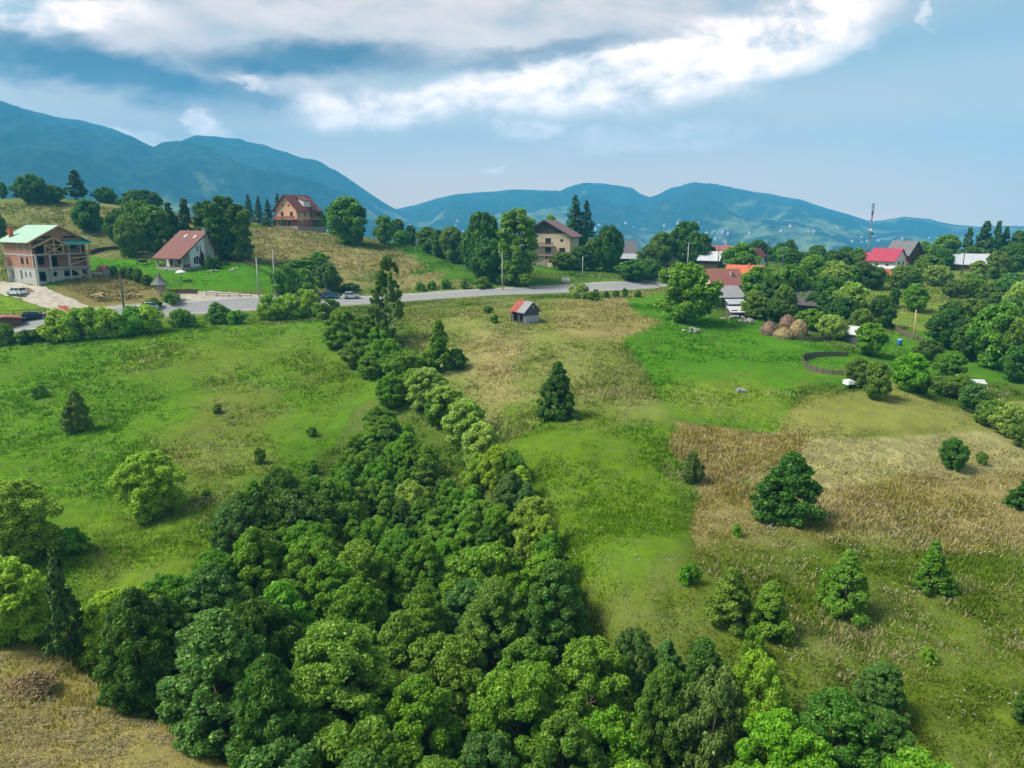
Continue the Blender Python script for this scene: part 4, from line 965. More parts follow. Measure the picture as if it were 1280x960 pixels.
M = dict(brick=brickm(), conc=mat('concrete', (.42, .40, .36), .9, .22, 1.5, bump=.2), plaster=mat('grey_plaster', (.47, .45, .41), .9, .15, 2), white=mat('white_plaster', (.74, .73, .70), .9, .08, 1.5),
 cream=mat('cream_plaster', (.66, .50, .34), .9, .1, 1.2), orange=mat('orange_plaster', (.72, .42, .24), .9, .1, 1.2), red=mat('red_plaster', (.42, .13, .09), .9, .15, 1.5), stone=mat('stone_wall', (.36, .33, .29), .9, .35, 3, bump=.5),
 wood=mat('fresh_timber', (.58, .42, .22), .8, .2, 4), dwood=mat('dark_timber', (.075, .05, .04), .8, .3, 4, streak=(6, 6, .6)), gwood=mat('weathered_planks', (.10, .095, .11), .85, .4, 4, streak=(8, 8, .5), bump=.4),
 bwood=mat('brown_timber', (.16, .08, .05), .8, .3, 4), lwood=mat('pale_planks', (.42, .42, .46), .85, .25, 5, streak=(8, 8, .5)), membrane=mat('pale_green_membrane', (.34, .50, .38), .7, .08, 1.), teal=mat('teal_sheet', (.10, .45, .34), .6, .12, 2.),
 rredt=tiles('brownred_tiles', (.21, .085, .068)), maroon=tiles('maroon_tiles', (.20, .055, .05)), purp=tiles('brown_violet_tiles', (.22, .13, .125)), pink=tiles('dull_red_tiles', (.30, .115, .095)), oran=tiles('bright_orange_tiles', (.56, .135, .055)),
 rasp=tiles('raspberry_sheet', (.38, .035, .07), rough=.5), slate=tiles('grey_shingle', (.17, .16, .165)), tin=mat('tin_sheet', (.48, .50, .53), .45, .2, 1.5, metal=.3, streak=(4, .4, .4)), eternit=mat('asbestos_sheet', (.27, .265, .27), .85, .22, 1.4, streak=(5, .6, .6), bump=.3),
 rust=mat('painted_red_sheet', (.34, .075, .05), .6, .3, 2.2), thatch=mat('dark_thatch', (.11, .095, .10), .95, .3, 4), black=mat('black_plastic', (.02, .02, .022), .5, .2), tyre=mat('tyre_rubber', (.02, .02, .02), .8, .2), alu=mat('alu_rim', (.5, .5, .52), .3, .1, metal=.6),
 hay=mat('hay_straw', (.37, .27, .13), .95, .3, 6, bump=.8, streak=(1, 1, 3)), hayb=mat('brown_old_hay', (.27, .17, .12), .95, .35, 6, bump=.8), redp=mat('barrier_red', (.50, .12, .07), .7, .3, 3), whitep=mat('white_paint', (.78, .78, .76), .6, .05), plinth=mat('plinth_stone', (.30, .27, .24), .9, .3, 3),
 brush=mat('woven_branches', (.15, .12, .09), .95, .4, 9, bump=.8), blue=mat('blue_plastic', (.04, .14, .45), .5, .1), ltin=mat('whitish_sheet', (.50, .50, .49), .6, .1), dirtm=mat('sandy_soil', (.46, .33, .19), .95, .25, 1.5, bump=.5), rock=mat('grey_stone', (.33, .31, .28), .95, .3, 2.5, bump=.5))
def roof_pair(par, W_, Ln, hl, hg, hr, rx, oh, mr, th=.16, ye=.5, names='roof', over=None):
    """two roof slabs over a body x in +-W/2, y in 0..Ln; eave heights hl / hg, ridge at rx, hr"""
    mb = MB()
    for sx, he in ((-1, hl), (1, hg)):
        ex = sx * W_ / 2; sl_ = (hr - he) / abs(rx - ex); x2 = ex + sx * oh; z2 = he - sl_ * oh
        p = [(rx, hr), (x2, z2)]; q = [(p[0][0], p[0][1] + th * 1.2), (p[1][0], p[1][1] + th)]
        mb.prism([p[0], p[1], q[1], q[0]], -ye, Ln + ye)
    return mb.build(names, mr, par)
def body(par, W_, Ln, hl, hg, hr, rx, mw, front=(), right=(), left=(), back=(), th=.3, z0=-1.5, gable=None, fm=None, sill=None, name='wall', bars=1):
    w = MB(); zf = min(hl, hg); a = -W_ / 2; b = W_ / 2
    P_ = {'front': ((a, 0, 0), (1, 0, 0), W_, zf, front), 'back': ((b, Ln, 0), (-1, 0, 0), W_, zf, back), 'right': ((b, th, 0), (0, 1, 0), Ln - 2 * th, hg, right), 'left': ((a, Ln - th, 0), (0, -1, 0), Ln - 2 * th, hl, left)}
    for k, (p0, ux, ww, hh, ops) in P_.items(): panel(w, p0, ux, ww, z0, hh, th, [o[:4] for o in ops])
    wall = w.build(name, mw, par)
    g = MB(); poly_ = [(a, zf), (b, zf)] + ([(b, hg)] if hg > zf + .01 else []) + [(rx, hr)] + ([(a, hl)] if hl > zf + .01 else [])
    g.prism(poly_, 0.0, th); g.build('gable', gable or mw, par); g = MB(); g.prism(poly_, Ln - th, Ln); g.build('gable', gable or mw, par)
    if fm:
        for k, (p0, ux, ww, hh, ops) in P_.items():
            for o in ops:
                if len(o) > 4 and o[4] is None: continue
                window(par, p0, ux, o, fm, GL if len(o) < 5 else o[4], name='window' if len(o) < 5 else 'door', bars=bars, sill=sill)
    return wall
# ------------------------------------------------------------------ 1 house under construction
def construction():
    x, y = hit(47, 358); ya = R(22) + math.atan2(-x, y); W_, Ln = 10.9, 14.
    e = empty('unfinished_house', x + W_ / 2 * math.cos(ya), y + W_ / 2 * math.sin(ya), ya, 'large brick house under construction with pale green roof sheeting and raw timber porch', 'house')
    a, b = -W_ / 2, W_ / 2; hl = hg = 8.6; hr = 11.6
    # concrete ground storey with dark openings
    g = MB(); panel(g, (a, 0, 0), (1, 0, 0), W_, -2.5, 2.6, .3, [(.6, 2.0, 0, 2.0), (3.0, 4.2, .9, 1.8), (5.6, 8.6, .8, 2.0), (9.4, 11.2, .2, 2.0)]); panel(g, (a, Ln - .3, 0), (0, -1, 0), Ln - .6, -2.5, 2.6, .3, [(6.3, 7.2, .2, 2.1), (8.6, 9.3, .7, 1.9), (10.8, 11.5, .7, 1.9), (2.0, 3.0, .2, 2.2)])
    panel(g, (b, .3, 0), (0, 1, 0), Ln - .6, -2.5, 2.6, .3); panel(g, (b, Ln, 0), (-1, 0, 0), W_, -2.5, 2.6, .3); g.build('ground_storey', M['plaster'], e)
    # brick storeys, front wall set back behind balconies
    w1 = MB(); panel(w1, (a, Ln - .3, 0), (0, -1, 0), Ln - .6, 2.75, 8.6, .3, [(7.4, 8.7, 3.5, 4.9), (9.6, 10.9, 3.5, 4.9)])
    panel(w1, (a + .3, 1.6, 0), (1, 0, 0), W_ - .6, 2.75, 5.45, .3, [(.8, 2.4, 3.4, 5.1), (3.5, 5.0, 2.9, 5.1), (9.6, 10.6, 3.8, 4.9)]); panel(w1, (a + .3, 1.6, 0), (1, 0, 0), W_ - .6, 5.65, 8.6, .3, [(.9, 2.9, 5.9, 7.9), (5.2, 6.2, 5.9, 8.0), (8.0, 9.2, 6.6, 7.8)])
    panel(w1, (b, .3, 0), (0, 1, 0), Ln - .6, 2.75, 8.6, .3); panel(w1, (b, Ln, 0), (-1, 0, 0), W_, 2.75, 8.6, .3)
    w1.build('brick_wall', M['brick'], e)
    gb = MB()   # gable with two arched-top openings, split into prisms
    zs = lambda xx: hr - (hr - 8.6) * abs(xx) / (W_ / 2)
    segs = [a, -3.4, -1.4, .9, 3.6, b]
    for i, (s0, s1) in enumerate(zip(segs[:-1], segs[1:])):
        lo = 8.62
        if i in (1, 3): gb.prism([(s0, 8.62), (s1, 8.62), (s1, 8.95), (s0, 8.95)], .05, .35); lo = min(zs(s0), zs(s1)) - .35 if i == 1 else min(zs(s0), zs(s1)) - .25
        p = [(s0, lo), (s1, lo), (s1, zs(s1))] + ([(0, hr)] if s0 < 0 < s1 else []) + [(s0, zs(s0))]
        if zs(s0) - lo < .02: p.pop()
        if zs(s1) - lo < .02: p.pop(2)
        gb.prism(p, .05, .35)
    gb.build('gable', M['brick'], e); gb = MB(); gb.prism([(a, 8.62), (b, 8.62), (0, hr)], Ln - .35, Ln - .05); gb.build('gable', M['brick'], e)
    sl_ = MB()  # slabs, columns, arches
    for z in (2.62, 5.47): sl_.box(a - .05, b + .05, -.9, Ln + .05, z, z + .2)
    sl_.build('floor_slab', M['conc'], e)
    for xx in (a + .15, a + 2.9, .1 + a + 6.6, b - .2):
        c = MB(); c.box(xx - .16, xx + .16, -.85, -.53, -1.8, 5.47); c.build('column', M['conc'], e)
    for q in (3.6, 6.6, 13.7, .3): c = MB(); c.box(a - .06, a + .02, q, q + .35, 2.85, 8.6); c.build('column', M['conc'], e)
    rb = MB(); rb.box(a - .07, a + .03, .3, Ln - .3, 5.3, 5.47); rb.box(a - .07, a + .03, .3, Ln - .3, 8.2, 8.45); rb.build('ring_beam', M['conc'], e)
    roof_pair(e, W_, Ln, hl, hg, hr, 0, 1.0, M['membrane'], .12, .7)
    fa = MB()
    for s in (-1, 1):
        fa.bar((0, -.76, hr + .02), (s * (W_ / 2 + 1.05), -.76, 8.6 - .5 - .03), .1, .26)
    fa.build('verge_board', M['wood'], e)
    ch = MB(); ch.box(a + .6, a + 1.35, Ln - 2.6, Ln - 1.9, 7.5, 11.2); ch.box(a + .5, a + 1.45, Ln - 2.7, Ln - 1.8, 11.2, 11.35); ch.build('chimney', M['redp'], e)
    # timber porch gable on first floor, left part
    pg = MB(); x0, x1 = a - .2, a + 6.2; xm = (x0 + x1) / 2
    for z0_, z1_, xx in ((5.67, 7.6, x0 + 2.2), (5.67, 7.6, x1 - .5), (5.67, 8.9, xm + .9)): pg.bar((xx, -.95, z0_), (xx, -.95, z1_), .15)
    pg.bar((x0 + 2.2, -.95, 7.6), (x1 - .4, -.95, 7.6), .14, .16); pg.bar((x0 + 2.2, -.98, 5.75), (x1 - .5, -.98, 7.5), .08, .14); pg.bar((x0 + 2.2, -.93, 7.5), (x1 - .5, -.93, 5.75), .08, .14)
    pg.bar((x0 + 1.2, -1., 7.5), (xm + 1, -1., 9.1), .1, .2); pg.bar((x1 + .3, -1., 7.4), (xm + 1, -1., 9.1), .1, .2); pg.build('porch_frame', M['wood'], e)
    pr = MB(); pr.hexa([(x0 + .2, -1.3, 7.15), (xm + 1, -1.3, 9.1), (xm + 1, 1.2, 9.1), (x0 + .2, 1.2, 7.15)], [(x0 + .2, -1.3, 7.27), (xm + 1, -1.3, 9.22), (xm + 1, 1.2, 9.22), (x0 + .2, 1.2, 7.27)])
    pr.hexa([(xm + 1, -1.3, 9.1), (x1 + .7, -1.3, 7.3), (x1 + .7, 1.2, 7.3), (xm + 1, 1.2, 9.1)], [(xm + 1, -1.3, 9.22), (x1 + .7, -1.3, 7.42), (x1 + .7, 1.2, 7.42), (xm + 1, 1.2, 9.22)]); pr.build('porch_roof', M['wood'], e)
    tr = MB(); tr.hexa([(x1 + .2, -1.5, 7.55), (b + 1., -1.5, 7.55), (b + 1., 1.6, 8.9), (x1 + .0, 1.6, 8.9)], [(x1 + .2, -1.5, 7.67), (b + 1., -1.5, 7.67), (b + 1., 1.6, 9.02), (x1 + .0, 1.6, 9.02)]); tr.build('balcony_roof', M['teal'], e)
    for xx in (x1 + .6, b - 1.8, b + .3): c = MB(); c.bar((xx, -1.1, 5.67), (xx, -1.1, 7.6), .13); c.build('post', M['wood'], e)
    rl = MB(); rl.bar((a + 6.6, -.95, 4.7), (b - .2, -.95, 4.9), .08, .16); rl.bar((a + 6.6, -.95, 3.2), (b - .2, -.95, 4.4), .08, .16); rl.bar((a + 6.6, -.95, 2.6), (b - .6, -1.6, .2), .16, .2); rl.bar((b - .4, -.95, .0), (b - .4, -.95, 5.2), .13); rl.build('timber_brace', M['wood'], e)
    sc_ = MB()
    for yy in (Ln + 1.0, Ln - 1.5):
        for xx in (a - 2.2, a - 1.0): sc_.bar((xx, yy, -1), (xx, yy, 7), .09)
    for z in (2.2, 4.4, 6.4): sc_.box(a - 2.3, a - .9, Ln - 1.7, Ln + 1.1, z, z + .07)
    sc_.build('scaffold', M['wood'], e)
construction()
# ------------------------------------------------------------------ 2 white house with long red roof
def white_house():
    x, y = hit(228, 341); ya = R(40) + math.atan2(-x, y); W_, Ln = 10.6, 8.6
    e = empty('white_house', x + W_ / 2 * math.cos(ya), y + W_ / 2 * math.sin(ya), ya, 'white cottage with a very long brown-red roof slope over a porch and an arched window', 'house'); a, b = -W_ / 2, W_ / 2; rx = 3.0
    hr = 8.6; hl = 2.7; hg = 3.6
    # main white body begins 2.4 m in from the porch side
    w = MB(); zl = lambda xx: hl + (hr - hl) * (xx - a) / (rx - a)
    x1 = a + 2.6; sp_ = [x1, x1 + 1.0, x1 + 3.2, rx - .3]
    # front wall with a low arched opening (polygonal arch) and two slits
    panel(w, (x1, 0, 0), (1, 0, 0), rx - .3 - x1, -1, 2.35, .3, [(1.0, 3.2, .9, 2.35)])
    arch = [(x1 + 1.0, 2.35), (x1 + 1.15, 2.35), (x1 + 1.45, 2.62), (x1 + 2.1, 2.8), (x1 + 2.75, 2.62), (x1 + 3.05, 2.35), (x1 + 3.2, 2.35)]
    w.prism([(x1, 2.35), (x1 + 1.0, 2.35)] + arch[1:] + [(rx - .3, 2.35), (rx - .3, 3.6), (x1, 3.6)], 0, .3)
    panel(w, (x1 + .9, 0, 0), (1, 0, 0), rx - .3 - x1 - .9, 3.6, 5.35, .3, [(1.3, 1.7, 3.8, 5.1), (2.2, 2.6, 3.8, 5.1)])
    w.prism([(x1, 3.6), (x1 + .9, 3.6), (x1 + .9, zl(x1 + .9)), (x1, zl(x1))], 0, .3)
    w.prism([(x1 + .9, 5.35), (rx - .3, 5.35), (rx - .3, zl(rx - .3)), (x1 + 1.7, 5.35 if zl(x1 + 1.7) < 5.35 else zl(x1 + 1.7)), (x1 + .9, zl(x1 + .9))], 0, .3)
    panel(w, (x1, Ln - .3, 0), (0, -1, 0), Ln - .6, -1, 3.9, .3, [(1.2, 2.3, .3, 2.4), (4.0, 5.6, .9, 2.2)]); panel(w, (b, Ln, 0), (-1, 0, 0), b - x1, -1, 3.6, .3)
    w.build('wall', M['white'], e)
    gr = MB(); gr.prism([(rx - .3, -1), (b, -1), (b, hg), (rx, hr), (rx - .3, zl(rx - .3))], .45, .75); panel(gr, (b, .75, 0), (0, 1, 0), Ln - 1, -1, hg, .3); gr.prism([(x1, 3.6), (b, 3.6), (rx, hr)], Ln - .3, Ln); gr.build('grey_gable_wall', M['plaster'], e)
    cs_ = MB(); cs_.box(rx - .95, rx - .25, -.35, .45, -1, 9.2); cs_.box(rx - 1.05, rx - .15, -.45, .55, 9.2, 9.4); cs_.build('chimney', M['stone'], e)
    f = MB(); f.box(x1 + 1., x1 + 3.2, .12, .16, .9, 2.8); f.build('arched_window', GL, e)
    fr = MB()
    for q in (0, .73, 1.46, 2.12): fr.box(x1 + 1. + q, x1 + 1.08 + q, .07, .11, .9, 2.45)
    fr.build('window_frame', M['whitep'], e)
    for q in (1.3, 2.2): window(e, (x1 + .9, 0, 0), (1, 0, 0), (q, q + .4, 3.8, 5.1), M['dwood'], GL, bars=0)
    window(e, (x1, Ln - .3, 0), (0, -1, 0), (4.0, 5.6, .9, 2.2), M['bwood'], GL); window(e, (x1, Ln - .3, 0), (0, -1, 0), (1.2, 2.3, .3, 2.4), M['bwood'], M['bwood'], name='door', bars=0)
    rf_ = roof_pair(e, W_, Ln, hl, hg, hr, rx, .7, M['rredt'], .18, .6)
    sl2 = (hr - hl) / (rx - a)
    for yy, xx in ((1.8, .9), (5.2, 1.1)):
        s_ = MB(); z = zl(xx) + .24; d = .45; s_.hexa([(xx - d, yy - .35, z - d * sl2), (xx + d, yy - .35, z + d * sl2), (xx + d, yy + .35, z + d * sl2), (xx - d, yy + .35, z - d * sl2)], [(xx - d, yy - .35, z - d * sl2 + .09), (xx + d, yy - .35, z + d * sl2 + .09), (xx + d, yy + .35, z + d * sl2 + .09), (xx - d, yy + .35, z - d * sl2 + .09)]); s_.build('skylight', M['ltin'], rf_)
    ba = MB()
    for s, he, ex in ((-1, hl, a - .7), (1, hg, b + .7)): sl_ = (hr - he) / abs(rx - (ex - s * .7)); ba.bar((rx, -.64, hr + .06), (ex, -.64, he - sl_ * .7 + .06), .08, .26)
    ba.build('verge_board', M['dwood'], e)
    po = MB(); po.box(a - .1, x1, 0, Ln, -1.2, .22); po.box(x1, b, -.25, 0, -1.2, .35); po.build('porch_floor', M['stone'], e)
    for yy in (.1, 2.9, 5.7, 8.3): c = MB(); c.box(a + .1, a + .4, yy - .15, yy + .15, .22, 2.7); c.build('porch_post', M['conc'], e)
    pw = MB(); pw.box(a + .1, a + .3, .3, 2.7, .22, .9); pw.box(a + .1, a + .3, 5.9, 8.1, .22, .9); pw.box(a + .45, x1 - .1, .0, .2, .22, .95); pw.build('porch_parapet', M['bwood'], e)
white_house()
# ------------------------------------------------------------------ 3 orange guest house on the hill
def orange_house():
    x, y = hit(372, 287.5); ya = R(-42) + math.atan2(-x, y); W_, Ln = 9.0, 10.6
    e = empty('orange_house', x - W_ / 2 * math.cos(ya), y - W_ / 2 * math.sin(ya), ya, 'orange and red guest house with maroon roof and dormer, alone on the straw hilltop', 'house'); a, b = -W_ / 2, W_ / 2; hl = hg = 6.3; hr = 10.6
    body(e, W_, Ln, hl, hg, hr, 0, M['orange'], front=[(2.2, 3.4, 3.7, 5.3), (6.2, 7.4, 3.7, 5.3), (1.4, 3.0, .4, 2.2), (5.0, 6.2, .2, 2.3)], right=[(1.2, 2.0, .6, 2.2), (3.4, 4.2, 3.8, 5.2), (6.0, 7.2, 3.8, 5.2), (8.4, 9.6, .6, 2.3)], left=[(2, 3.2, 3.8, 5.2)], fm=M['bwood'])
    lo = MB(); panel(lo, (a - .04, -.04, 0), (1, 0, 0), 1.3, -1.4, 2.75, .1); panel(lo, (a + 3.2, -.04, 0), (1, 0, 0), 1.6, -1.4, 2.75, .1); panel(lo, (a + 6.4, -.04, 0), (1, 0, 0), W_ - 6.36, -1.4, 2.75, .1); panel(lo, (b + .04, .07, 0), (0, 1, 0), 1.3, -1.4, 2.75, .1); panel(lo, (b + .04, 2.6, 0), (0, 1, 0), 5.5, -1.4, 2.75, .1); lo.build('red_base', M['red'], e)
    for s in (-1, 1): g = MB(); g.box(s * 1.3 - .32, s * 1.3 + .32, -.05, .02, 7.0, 7.6); g.build('attic_window', GL, e)
    bc = MB(); bc.box(a - .2, b + .4, -1.3, -.06, 2.78, 2.96); bc.box(b + .06, b + 1.4, 6.4, Ln, 2.78, 2.96); bc.build('balcony', M['conc'], e)
    rl = MB(); rl.box(a - .2, b + .4, -1.3, -1.22, 2.96, 3.9); rl.box(b + 1.32, b + 1.4, 6.4, Ln, 2.96, 3.9); rl.build('balcony_railing', M['red'], e)
    for yy in (6.6, 9., 11.3): c = MB(); c.box(b + 1.15, b + 1.38, yy - .12, yy + .12, -1.4, 5.7); c.build('post', M['dwood'], e)
    rf_ = roof_pair(e, W_, Ln, hl, hg, hr, 0, 1.0, M['maroon'], .2, .9)
    pr = MB(); pr.hexa([(b + .2, 6.0, 6.45), (b + 1.9, 6.0, 5.5), (b + 1.9, Ln + .6, 5.5), (b + .2, Ln + .6, 6.45)], [(b + .2, 6.0, 6.62), (b + 1.9, 6.0, 5.66), (b + 1.9, Ln + .6, 5.66), (b + .2, Ln + .6, 6.62)]); pr.build('veranda_roof', M['maroon'], e)
    d = MB(); d.prism([(1.8, 8.2), (4.0, 6.9), (4.0, 8.9), (1.8, 9.6)], 4.2, 7.6); dd = d.build('dormer', M['white'], rf_); dr = MB(); dr.hexa([(.6, 3.9, 10.2), (4.5, 3.9, 8.95), (4.5, 7.9, 8.95), (.6, 7.9, 10.2)], [(.6, 3.9, 10.35), (4.5, 3.9, 9.1), (4.5, 7.9, 9.1), (.6, 7.9, 10.35)]); dr.build('dormer_roof', M['maroon'], rf_)
    st = MB(); st.box(a - 1.5, b + 2.5, -2.6, -2.3, -2, .7); st.box(b + 2.3, b + 2.6, -2.3, Ln, -2.5, .4); st.build('terrace_wall', M['plinth'], e)
    for xx in (a + 1.2, a + 4.4):
        c = MB(); c.lathe([(.05, -.8), (.6, -.2), (.62, 1.2), (.35, 2.6), (.02, 3.8)], 8, (xx, -1.9), .08); o = c.build('clipped_thuja', LM['dark'], None, True); o.matrix_world = e.matrix_basis @ Matrix.Identity(4); tag(o, 'slim dark thuja in front of the orange house, ' + ('left one' if xx < a + 2 else 'right one'), 'thuja', 'thujas in front of the orange house')
orange_house()
# ------------------------------------------------------------------ 4 beige pension
def pension():
    x, y = hit(712, 334.5); ya = R(-14) + math.atan2(-x, y); W_, Ln = 15.6, 11.
    e = empty('guest_house', x - W_ / 2 * math.cos(ya), y - W_ / 2 * math.sin(ya), ya, 'four-storey beige guest house with brown-violet roof, dark gable and two balconies', 'house'); a, b = -W_ / 2, W_ / 2; hl = hg = 8.9; hr = 13.2
    wins = [(5.0, 6.3, 6.6, 7.9), (8.0, 9.8, 6.3, 8.1), (2.4, 4.2, 6.3, 8.1), (12.6, 13.5, 7.0, 7.8), (8.0, 9.8, 3.6, 5.4), (2.4, 4.2, 3.6, 5.4), (12.3, 14.2, 3.6, 5.3), (9.4, 10.4, .9, 3.0, M['bwood']), (8.1, 8.8, 1.9, 2.8), (12.6, 13.7, 1.5, 2.5), (4.2, 5.2, -.6, .6), (12.6, 13.7, -.8, .1)]
    body(e, W_, Ln, hl, hg, hr, 0, M['cream'], front=wins[1:], right=[(2.5, 3.2, .8, 2.0), (6.5, 7.3, 4.2, 5.6)], left=[], fm=M['dwood'], z0=-2.5, gable=M['cream'])
    dk = MB(); dk.prism([(a + 1.5, 9.5), (b - 1.5, 9.5), (0, hr - .25)], -.12, -.02); dk.build('gable_cladding', M['dwood'], e)
    for z, x0, x1 in ((5.75, a + .2, a + 11.0), (3.05, a + .2, b - .1)):
        c = MB(); c.box(x0, x1, -1.25, -.02, z, z + .2); bb = c.build('balcony', M['conc'], e)
        r_ = MB(); r_.box(x0, x1, -1.25, -1.18, z + 1.0, z + 1.1)
        for q in np.arange(x0, x1, .28): r_.box(q, q + .14, -1.24, -1.19, z + .2, z + 1.0)
        r_.build('railing', M['bwood'], bb)
    roof_pair(e, W_, Ln, hl, hg, hr, 0, 1.1, M['purp'], .22, 1.1)
    s = MB()
    for k in range(9): s.box(a + 5.2 + k * .45, a + 5.65 + k * .45, -1.9, -.1, -2.4, -1.1 + k * .24)
    s.build('outside_stair', M['plinth'], e); l_ = MB(); l_.box(a + 9.25, a + 10.9, -1.9, -.03, -2.4, .86); l_.build('stair_landing', M['cream'], e)
    r_ = MB(); r_.bar((a + 5.2, -1.9, .0), (a + 9.3, -1.9, 1.95), .08, .1)
    for k in range(6): r_.bar((a + 5.3 + k * .78, -1.9, -1.0 + k * .4), (a + 5.3 + k * .78, -1.9, .0 + k * .39), .06)
    r_.build('stair_railing', M['whitep'], e)
pension()
# ------------------------------------------------------------------ 5 hay hut on the straw meadow
def hut():
    x, y = hit(656, 405.5); ya = R(36) + math.atan2(-x, y); W_, Ln = 3.1, 3.9
    e = empty('hay_hut', x + W_ / 2 * math.cos(ya), y + W_ / 2 * math.sin(ya), ya, 'small plank hay hut with a half red, half grey roof alone on the straw meadow', 'hut'); a, b = -W_ / 2, W_ / 2; hl = hg = 2.25; hr = 3.7
    up = MB(); up.box(a, b, 0, .1, 1.35, 2.25); up.prism([(a, 2.25), (b, 2.25), (0, hr)], 0, .1); up.prism([(a, 2.25), (b, 2.25), (0, hr)], Ln - .1, Ln); up.box(b - .1, b, .1, Ln, -.5, 2.25); up.box(a, b, Ln - .1, Ln, -.5, 2.25); panel(up, (a, Ln - .1, 0), (0, -1, 0), Ln - .2, -.5, 2.25, .1, [(.4, 1.9, .2, 1.7), (2.3, 3.1, -.2, 1.5)]); up.build('wall', M['gwood'], e)
    lo = MB(); lo.box(a + .03, b - .03, -.05, .06, -.4, 1.33); lo.build('door', M['lwood'], e)
    st = MB(); st.box(.2, .3, -.04, 0.0, 2.5, 3.2); st.build('white_slat', M['whitep'], e)
    for nm, y0, y1, m_ in (('red_roof_half', 1.95, Ln + .35, M['rust']), ('grey_roof_half', -.35, 1.95, M['eternit'])):
        mb = MB()
        for sx in (-1, 1):
            s_ = (hr - hl) / (W_ / 2); x2 = sx * (W_ / 2 + .42); z2 = hl - s_ * .42; mb.prism([(0, hr), (x2, z2), (x2, z2 + .08), (0, hr + .1)], y0, y1)
        mb.build(nm, m_, e)
    po = MB(); po.bar((a - .5, 1.6, -.3), (a - .35, 1.6, 1.9), .1); po.bar((a - .5, 3.5, -.3), (a - .35, 3.5, 1.9), .1); po.build('prop', M['gwood'], e)
hut()
# ------------------------------------------------------------------ generic simple houses in the village
def simple(name, label, u, v, ya, W_, Ln, hw, hr, mw, mr, front=(), right=(), left=(), cat='house', oh=.5, fm=None, sink=0., corner='front', z0=-2., chim=None, ye=.5, rx=0., dz=0.):
    x, y = hit(u, v); d_ = math.hypot(x, y); ya = R(ya) + math.atan2(-x, y); hd = (abs(math.sin(ya)) * W_ + abs(math.cos(ya)) * Ln) / 2; gx, gy = x, y; x += x / d_ * hd + math.sin(ya) * Ln / 2; y += y / d_ * hd - math.cos(ya) * Ln / 2
    e = empty(name, x, y, ya, label, cat, dz=dz); e.location.z = h1(gx, gy) + dz
    body(e, W_, Ln, hw, hw, hr, rx, mw, front=list(front), right=list(right), left=list(left), fm=fm or M['bwood'], z0=z0, th=.25)
    r_ = roof_pair(e, W_, Ln, hw, hw, hr, rx, oh, mr, .14, ye)
    if chim: c = MB(); cx, cy_, c1 = chim; c.box(cx - .3, cx + .3, cy_ - .3, cy_ + .3, hw, c1); c.box(cx - .36, cx + .36, cy_ - .36, cy_ + .36, c1, c1 + .12); c.build('chimney', M['conc'], r_)
    return e
# pink-beige farmhouse: its long side looks at the camera, so the ridge runs across (yaw 90 + a)
pf = simple('farmhouse', 'beige farmhouse with dull red tiled roof behind the stepped sheds', 900, 378, 118, 6.6, 7.6, 4.2, 7.2, M['cream'], M['pink'], left=[(1.4, 2.3, 2.4, 3.4), (5.2, 6.1, 2.4, 3.4)], chim=(-1.6, 2.2, 6.6), oh=.6)
oh_ = simple('orange_roof_house', 'low house with a vivid orange tile roof beside the village grove', 930, 357, 80, 6.4, 8.8, 3.0, 4.9, M['white'], M['oran'], left=[(2, 2.9, 1.2, 2.1)], oh=.8, chim=None)
g_ = MB(); g_.prism([(-1.6, 4.2), (1.6, 4.2), (0, 5.6)], 3.2, 3.5); g_.build('dormer', M['oran'], oh_)
simple('old_barn', 'old barn with brown shingles above and a bright tin strip below, behind the road bank', 780, 329, 96, 6.4, 7.0, 2.2, 6.6, M['gwood'], M['slate'], cat='barn', oh=.6)
tb = MB(); tb.hexa([(-3.9, -.4, 1.3), (-3.0, -.4, 2.55), (-3.0, 7.4, 2.55), (-3.9, 7.4, 1.3)], [(-4.4, -.4, 1.35), (-3.1, -.4, 2.9), (-3.1, 7.4, 2.9), (-4.4, 7.4, 1.35)])
bb_ = [o for o in bpy.data.objects if o.name.startswith('old_barn')][0]; tb.build('tin_strip', M['tin'], bb_)
simple('yellow_cottage', 'small yellow-walled cottage half hidden under dark trees', 834, 332, -6, 4.6, 6., 2.8, 4.4, mat('yellow_plaster', (.66, .48, .24), .9, .1, 2), M['slate'], front=[(1.2, 1.9, 1.1, 2.0)])
simple('tin_house', 'house with a shining tin roof beside the rounded tree', 888, 336, 75, 5.2, 6., 2.6, 4.8, M['dwood'], M['tin'], cat='house')
simple('tiled_house', 'house with a rusty tile roof and tall chimney pipe behind the tin roof', 900, 331, 80, 6, 6.5, 3.2, 5.6, M['white'], M['pink'], chim=(.5, 2, 7.6))
simple('small_gable_house', 'tiny white gable with a dark red roof behind the orange roof', 942, 342, -25, 3.6, 5., 4.6, 6.4, M['white'], M['maroon'], dz=.5)
simple('raspberry_house', 'large white house with a raspberry red roof at the foot of the mast', 1107, 342, 62, 6.4, 8.2, 4.2, 7.2, M['white'], M['rasp'], front=[(2, 3, 2.4, 3.6), (4.4, 5.3, 2.4, 3.6)], left=[(2, 3, 1.6, 2.8), (5.2, 6.2, 1.6, 2.8)], oh=.8)
simple('raspberry_wing', 'lower white house with a raspberry red roof left of the large one', 1090, 339, 66, 4.6, 6, 3.2, 5.4, M['white'], M['rasp'], oh=.7)
simple('grey_roof_house', 'dark timber house with a grey-violet roof behind the raspberry roofs', 1128, 334, 60, 7.5, 8, 4.6, 8.4, M['bwood'], M['slate'], oh=.9)
simple('long_shed', 'low shed with patchy red and grey roofs in front of the raspberry house', 1114, 352, 75, 4.4, 7.5, 1.7, 3.0, M['gwood'], M['rust'], cat='shed')
